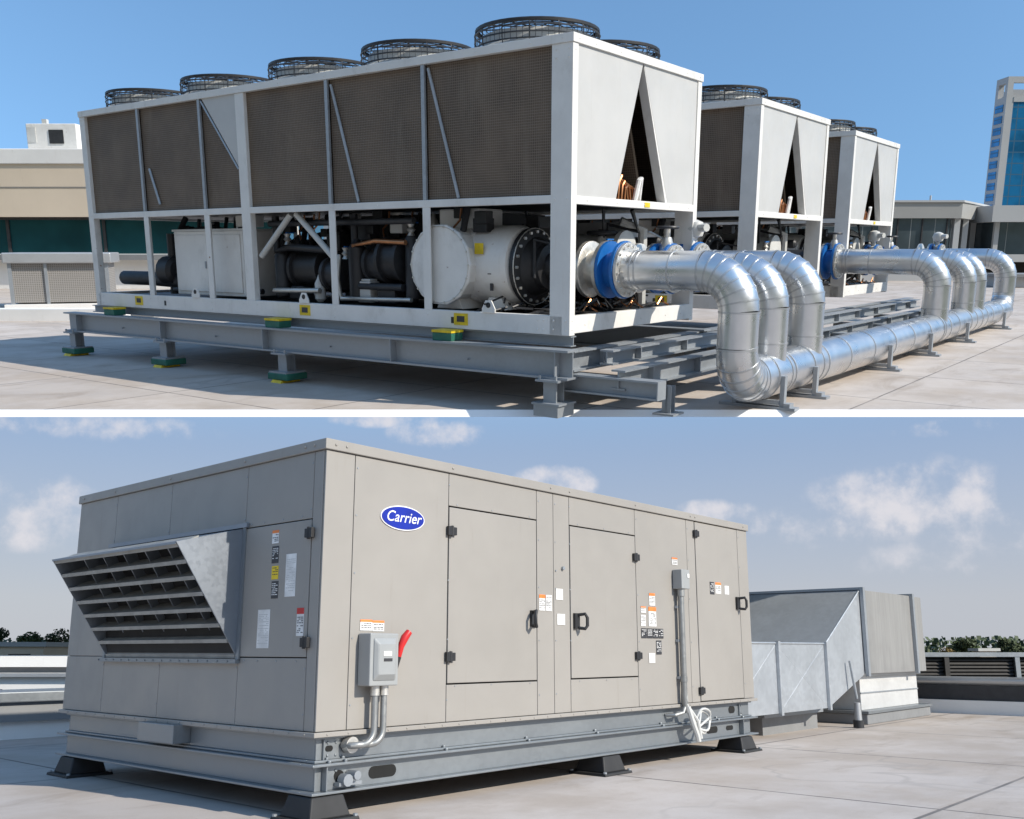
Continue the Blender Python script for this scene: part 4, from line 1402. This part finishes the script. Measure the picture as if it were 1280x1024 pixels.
s = thing('junction_box', FL, (3.33, 0, .9), 'small grey junction box on the greige unit with long conduit below', 'junction box')
MB().box(3.27, 3.385, -.085, -.004, .845, .99).build('casing', 'switch', s, bevel=.005)
MB().box(3.345, 3.372, -.091, -.0855, .93, .96).build('plate', 'paper', s)
MB().tube([(3.315, -.045, .845), (3.315, -.045, .05), (3.32, -.045, .0), (3.335, -.05, -.06)], .021, 12).tube([(3.315, -.045, .845), (3.315, -.045, .79)], .029, 10).tube([(3.315, -.045, .2), (3.315, -.045, .16)], .027, 10).build('conduit', 'conduit', s, smooth=True)
MB().tube([(3.36, -.03, .845), (3.36, -.03, .12), (3.35, -.04, .02), (3.28, -.05, -.06), (3.2, -.03, -.075), (3.17, .03, -.075)], .013, 8).build('thin_conduit', 'conduit', s, smooth=True)
m = MB()
for q in (.7, .45, .18):
    m.box(3.285, 3.30, -.03, -.003, q, q + .02).box(3.37, 3.385, -.025, -.003, q, q + .02)
m.build('clips', 'galv', s)
s = thing('cable_loop', FL, (3.5, -.1, -.1), 'loose white cable looped at the foot of the long conduit', 'cable')
pts = []
for i in range(40):
    a = i / 39 * 2 * math.pi * 2.1
    pts.append((3.50 + .085 * math.cos(a) + .01 * math.sin(3 * a), -.09 - .012 * math.sin(a * 1.5), -.11 + .075 * math.sin(a) - i * .001))
MB().tube([(3.32, -.06, .0), (3.36, -.08, -.1), (3.42, -.09, -.17)] + pts, .0095, 8).build('loop', 'grey_white', s, smooth=True)
MB().tube([(3.335, -.06, -.02), (3.36, -.085, -.14), (3.40, -.09, -.22), (3.42, -.09, -.27)], .02, 8).tube([(3.35, -.07, -.04), (3.40, -.1, -.12), (3.44, -.1, -.25)], .012, 8).build('tail', 'grey_white', s, smooth=True)

# rubber feet
foot = thing('rubber_foot', FL, (0.08, .08, GL), 'black rubber foot under the corner of the unit nearest the viewer', 'rubber foot', 'black rubber feet under the unit')
fx, fy = .08, .08
def frustum(a, b, z0, z1):
    return MB().hexa([(fx - a, fy - a, z0), (fx + a, fy - a, z0), (fx + a, fy + a, z0), (fx - a, fy + a, z0), (fx - b, fy - b, z1), (fx + b, fy - b, z1), (fx + b, fy + b, z1), (fx - b, fy + b, z1)])


frustum(.155, .15, GL, GL + .018).build('flange', 'rubber', foot, bevel=.005)
frustum(.122, .095, GL + .018, GL + .118).build('block', 'rubber', foot, bevel=.008)
m = MB()
for a in (-1, 1):
    for b in (-1, 1):
        m.tube([(fx + a * .137, fy + b * .137, GL + .016), (fx + a * .137, fy + b * .137, GL + .028)], .012, 8)
m.build('bolt_heads', 'galv', foot)
KIDS[foot.name] = [o for o in bpy.data.objects if o.parent == foot]
bpy.context.view_layer.update()
for (x, y), lb in (((2.42, .08), 'black rubber foot halfway along the long side of the unit'), ((4.30, .08), 'black rubber foot at the far right corner of the unit by the duct'),
                   ((.08, 2.62), 'black rubber foot at the back corner of the unit under the hood side'), ((4.3, 2.62), 'black rubber foot at the hidden far corner beside the duct')):
    dup(foot, lb, (x - fx, y - fy, 0))

# ---- ductwork behind the unit
d = thing('metal_duct', FL, (6.5, .9, GL), 'galvanised metal duct leaving the unit, sloping up to a square end box', 'duct')
yA, yB = .30, 1.95
zl, zh = -.19, .455
# low run with a sloping top, then a transition up to the square end
MB().box(4.52, 6.68, yA, yB, zl, zh).build('low_run', 'duct', d)
x2, z2, z3 = 7.72, .135, 1.06
MB().hexa([(6.681, yA, zl), (x2, yA, z2), (x2, yB, z2), (6.681, yB, zl), (6.681, yA, zh), (x2, yA, z3), (x2, yB, z3), (6.681, yB, zh)]).build('transition', 'duct', d)
bx_ = MB().box(x2 + .002, 9.35, yA - .01, yB, z2, z3).build('end_box', 'end_box', d)
MB().box(9.352, 9.72, yA - .01, yB, z2, z3 - .005).build('end_section', 'end_box', d)
for x, a0, a1, mt in ((x2 - .02, z2 - .03, z3 + .03, 'galv'), (9.31, z2 - .02, z3 + .025, 'galv')):
    MB().box(x, x + .06, yA - .05, yA - .011, a0, a1).box(x, x + .06, yA - .011, yB, z3 + .002, a1).build('flange_bar', mt, d)
for x in (5.55, 6.655):
    MB().box(x, x + .045, yA - .032, yA - .001, zl - .02, zh + .02).build('flange_bar', 'duct', d)
# cross-break creases and seam edge of the low run
m = MB()
m.tube([(4.55, yA - .002, zh + .002), (6.68, yA - .002, zh + .002)], .010, 6)
m.tube([(6.69, yA + .003, zh - .004), (x2, yA + .003, z3 - .004)], .010, 6)
m.build('edge_seam', 'duct', d)
m = MB()
for a, b in (((5.60, zl + .02), (6.64, zh - .02)), ((5.60, zh - .02), (6.64, zl + .02)), ((4.6, zl + .02), (5.54, zh - .02))):
    m.tube([(a[0], yA + .0045, a[1]), (b[0], yA + .0045, b[1])], .0058, 6)
m.build('cross_break', 'duct', d, smooth=True)

t = thing('duct_curb', FL, (8.7, 1.1, GL), 'pale metal pedestal on a grey curb holding up the square duct end', 'duct pedestal')
MB().box(7.80, 9.66, yA + .10, yB - .25, -.27, .10).build('pedestal', 'pedestal', t, bevel=.006)
MB().box(7.76, 9.70, yA + .06, yB - .2, .1001, .133).build('top_flange', 'pedestal', t)
MB().box(7.795, 9.665, yA + .092, yA + .0995, -.09, -.075).build('seam', 'galv', t)
MB().box(7.70, 9.78, yA + .0, yB - .1, GL, -.30).build('curb', 'grey_wall', t, bevel=.01)
MB().box(7.68, 9.80, yA - .02, yB - .08, -.30, -.271).build('curb_cap', 'channel', t)
t = thing('duct_support', FL, (6.4, .9, GL), 'low grey curb under the sloping metal duct', 'duct support')
MB().box(5.7, 6.95, yA + .25, yB - .1, GL, -.25).build('curb', 'grey_wall', t)
MB().box(5.65, 7.0, yA + .2, yB - .05, -.25, -.195).build('cap', 'galv', t)
t = thing('vent_pipe', FL, (7.25, .25, GL), 'short grey standpipe with a strut beside the duct transition', 'standpipe')
MB().tube([(7.23, .22, GL + .08), (7.23, .22, GL + .26)], [.04, .033], 12).build('pipe', 'curb_metal', t, smooth=True)
MB().tube([(7.23, .22, GL), (7.23, .22, GL + .08)], .055, 12).build('shoe', 'dark', t, smooth=True)
MB().tube([(7.23, .22, GL + .3), (7.18, .25, .28)], .015, 8).build('strut', 'galv', t, smooth=True)

# ---- parapets of the lower roof
t = thing('parapet_wall', FL, (10.4, -4, GL), 'black topped low parapet with pale metal rail along the roof edge behind the duct', 'parapet')
MB().box(10.35, 10.75, -14, 5.55, GL, GL + .17).build('flashing', 'wall_white', t)
MB().box(10.40, 10.75, -14, 5.55, GL + .171, GL + .36).build('black_face', 'dark_cap', t)
MB().tube([(10.42, -14, GL + .42), (10.42, 5.5, GL + .42)], .05, 14).build('metal_rail', 'curb_metal', t, smooth=True)
MB().box(10.46, 10.75, -14, 5.55, GL + .361, GL + .44).build('coping', 'curb_metal', t)
t = thing('parapet_wall', FL, (-4, 5.6, GL), 'grey low parapet with pale coping along the roof edge on the hood side', 'parapet')
MB().box(-14, 10.34, 5.55, 6.0, GL, GL + .16).build('flashing', 'wall_white', t)
MB().box(-14, 10.34, 5.50, 6.0, GL + .161, GL + .335).build('shade_face', 'grey_wall', t)  # darker grey paints in the shade under the coping overhang
MB().box(-14, 10.34, 5.44, 6.1, GL + .336, GL + .43).build('coping', 'channel', t, bevel=.01)

# ---- beyond the lower roof (frame FW)
t = thing('white_building', FW, (-13, 12, -5), 'long white stepped flat roof block just past the grey parapet, hood side', 'building')
MB().box(-32, -4.6, 11.2, 12.0, -5 + .002, .50).build('lower_wall', 'wall_white', t)
MB().box(-32.1, -4.5, 11.12, 12.0, .501, .535).build('coping', 'curb_metal', t)
MB().box(-32, -4.6, 12.001, 14, -5 + .002, .60).build('band', 'grey_wall', t)
MB().box(-32, -4.6, 11.9, 14, .601, .735).build('upper_wall', 'wall_white', t)
m = MB()
for x in (-6.0, -7.3, -9.1, -11.5):
    m.box(x, x + .05, 11.15, 11.199, .30, .36)
m.build('wall_scuppers', 'core', t)
t = thing('brick_building', FW, (-27, 56, -5), 'small tan building among the far trees past the white blocks', 'building')
MB().box(-36.0, -25.6, 52, 60, -5 + .002, 1.0).build('wall', 'wall_beige', t)
MB().box(-36.2, -25.4, 51.8, 60.2, 1.001, 1.25).build('roof', 'concrete', t)
for x in (-33.5, -30.5, -27.5):
    MB().box(x, x + 1.2, 51.95, 51.999, -.6, .6).build('window', 'core', t)
t = thing('fence', FW, (11, 22, -5), 'dark slatted screen fence with grey top rail beyond the black parapet', 'fence')
for i in range(16):
    z = -.55 + i * .075
    MB().hexa([(6.0, 21.0, z), (25, 21.0, z), (25, 21.04, z + .05), (6.0, 21.04, z + .05), (6, 21.012, z), (25, 21.012, z), (25, 21.052, z + .05), (6, 21.052, z + .05)]).build('slat', 'fence', t)
MB().box(6.0, 25, 21.08, 21.1, -5, .66).build('backing', 'core', t)
MB().box(5.9, 25.1, 20.92, 21.2, .665, .76).build('top_rail', 'galv', t)
for i in range(10):
    x = 6.4 + i * 1.55
    MB().box(x, x + .1, 20.93, 20.998, -5, .664).build('post', 'galv' if i % 2 else 'fence', t)
t = thing('roof_block', FW, (16, 25, -5), 'dark roofed block behind the slatted fence', 'building')
MB().box(5, 40, 22.5, 32, -5 + .002, .52).build('wall', 'grey_wall', t)
MB().box(4.9, 40.1, 22.4, 32.1, .521, .6).build('roof', 'dark_cap', t)
for i, (x, lb) in enumerate(((12.9, 'small tan roof vent on the dark block, in front of the trees, leftmost'), (14.5, 'small tan roof vent on the dark block, middle one'), (15.6, 'small tan roof vent on the dark block, rightmost'))):
    t = thing('roof_vent', FW, (x, 26, .6), lb, 'roof vent', 'small roof vents on the dark block')
    MB().box(x - .22, x + .22, 25.8, 26.2, .6, .78).build('base', 'wall_beige', t)
    MB().box(x - .3, x + .3, 25.7, 26.3, .781, .86).build('cap', 'grey_white', t)


def tree(name, x, y, zb_, h, w, mat, label, cat, seed, group='trees beyond the roofs', nleaf=900):
    rg = random.Random(seed)
    t = thing(name, FW, (x, y, zb_), label, cat, group)
    m = MB()
    m.tube([(x, y, zb_), (x + rg.uniform(-.1, .1), y, zb_ + h * .3), (x + rg.uniform(-.2, .2), y, zb_ + h * .75)], [h * .03, h * .022, h * .008], 8)
    for i in range(5):
        a = rg.uniform(0, 6.28)
        m.tube([(x, y, zb_ + h * rg.uniform(.25, .5)), (x + math.cos(a) * w * .2, y + math.sin(a) * w * .2, zb_ + h * .6), (x + math.cos(a) * w * .38, y + math.sin(a) * w * .38, zb_ + h * .72)], [h * .014, h * .01, h * .004], 5)
    m.build('trunk', 'bark', t, smooth=True)
    lobes = []
    for i in range(11):
        a = rg.uniform(0, 6.28)
        r = w * .5 * rg.uniform(.1, .75)
        zz = rg.uniform(.55, .95)
        lobes.append((x + math.cos(a) * r * (1.15 - zz * .6), y + math.sin(a) * r * (1.15 - zz * .6), zb_ + h * zz, w * rg.uniform(.13, .24)))
    m = MB()
    for i in range(nleaf):
        lx, ly, lz, lr = rg.choice(lobes)
        while True:
            p = Vector((rg.uniform(-1, 1), rg.uniform(-1, 1), rg.uniform(-1, 1)))
            if .25 < p.length < 1:
                break
        c = Vector((lx, ly, lz)) + Vector((p.x * lr, p.y * lr, p.z * lr * .8))
        s_ = w * rg.uniform(.014, .04)
        nrm = (p + Vector((rg.uniform(-.8, .8), rg.uniform(-.8, .8), rg.uniform(-.2, 1)))).normalized()
        u_ = nrm.orthogonal().normalized()
        v_ = nrm.cross(u_)
        m.add([c + u_ * s_, c + v_ * s_ * .8 + nrm * s_ * .25, c - u_ * s_, c - v_ * s_ * .8 - nrm * s_ * .2], [(0, 1, 2, 3)])
    m.build('crown', mat, t)


TREES = [('dark round tree just past the end box of the duct', 24.6, 52, 1.75, 2.3, 'leaf_dark'), ('olive tinged low tree behind the dark fence, nearest the duct', 23.3, 51, 1.15, 1.9, 'leaf_autumn'),
         ('low green tree between two rounder dark trees', 26.6, 54, 1.25, 2.2, 'leaf_mid'), ('yellowish tree behind the fence between dark crowns', 28.3, 56, 1.2, 2.0, 'leaf_autumn'),
         ('broad dark tree behind the fence near the picture edge', 29.6, 56, 1.8, 2.7, 'leaf_dark'), ('green tree beside the broad dark one, cut by the picture edge', 31.4, 57, 1.5, 2.4, 'leaf_mid'),
         ('paler tree far behind, between the round and the low green trees', 34.0, 71, 1.7, 3.2, 'leaf_mid'), ('dark tree past the picture edge side of the fence', 34, 58, 1.8, 3, 'leaf_dark')]
for i, (lb, x, y, top, w, mt) in enumerate(TREES):
    tree('tree', x, y, -5, (5 + top) * .97, w, mt, lb, 'tree', 20 + i, nleaf=3200)
TL = [('dark green tree behind the tan building at the picture edge', -33.6, 61, 2.1, 3.2, 'leaf_dark'), ('green round tree just beside the tan building', -29.4, 60, 1.3, 2.4, 'leaf_mid'),
      ('dark tree with high crown next to the greige unit, hood side', -29.8, 62, 1.95, 2.8, 'leaf_dark'), ('pale green tree peeking between dark crowns on the hood side', -33.6, 66, 1.6, 3, 'leaf_mid'),
      ('olive tree lowest beside the greige unit, hood side', -26.8, 56, 1.0, 2, 'leaf_autumn'), ('wide dark tree outermost on the hood side', -37, 62, 2.2, 4, 'leaf_dark')]
for i, (lb, x, y, top, w, mt) in enumerate(TL):
    tree('tree', x, y, -5, (5 + top) * 1.06, w, mt, lb, 'tree', 60 + i, nleaf=3200)
# far wood that reads as one mass
rg = random.Random(99)
m = MB()
for i in range(16000):
    x = rg.uniform(-170, 170)
    hump = 1.3 + .9 * math.sin(x * .11) + .7 * math.sin(x * .31 + 1) + .5 * math.sin(x * .83)
    y = rg.uniform(150, 165)
    z = -5 + rg.uniform(.1, 1) ** .6 * (7.0 + hump * .4)
    s_ = rg.uniform(.22, .6)
    n_ = Vector((rg.uniform(-1, 1), rg.uniform(-1.2, .2), rg.uniform(-.3, 1))).normalized()
    u_ = n_.orthogonal().normalized()
    v_ = n_.cross(u_)
    c = Vector((x, y, z))
    m.add([c + u_ * s_, c + v_ * s_, c - u_ * s_, c - v_ * s_], [(0, 1, 2, 3)])
tag(m.build('distant_wood', 'leaf_dark', frame=FW), 'far dark green line of woodland on the horizon', 'woodland', kind='stuff')
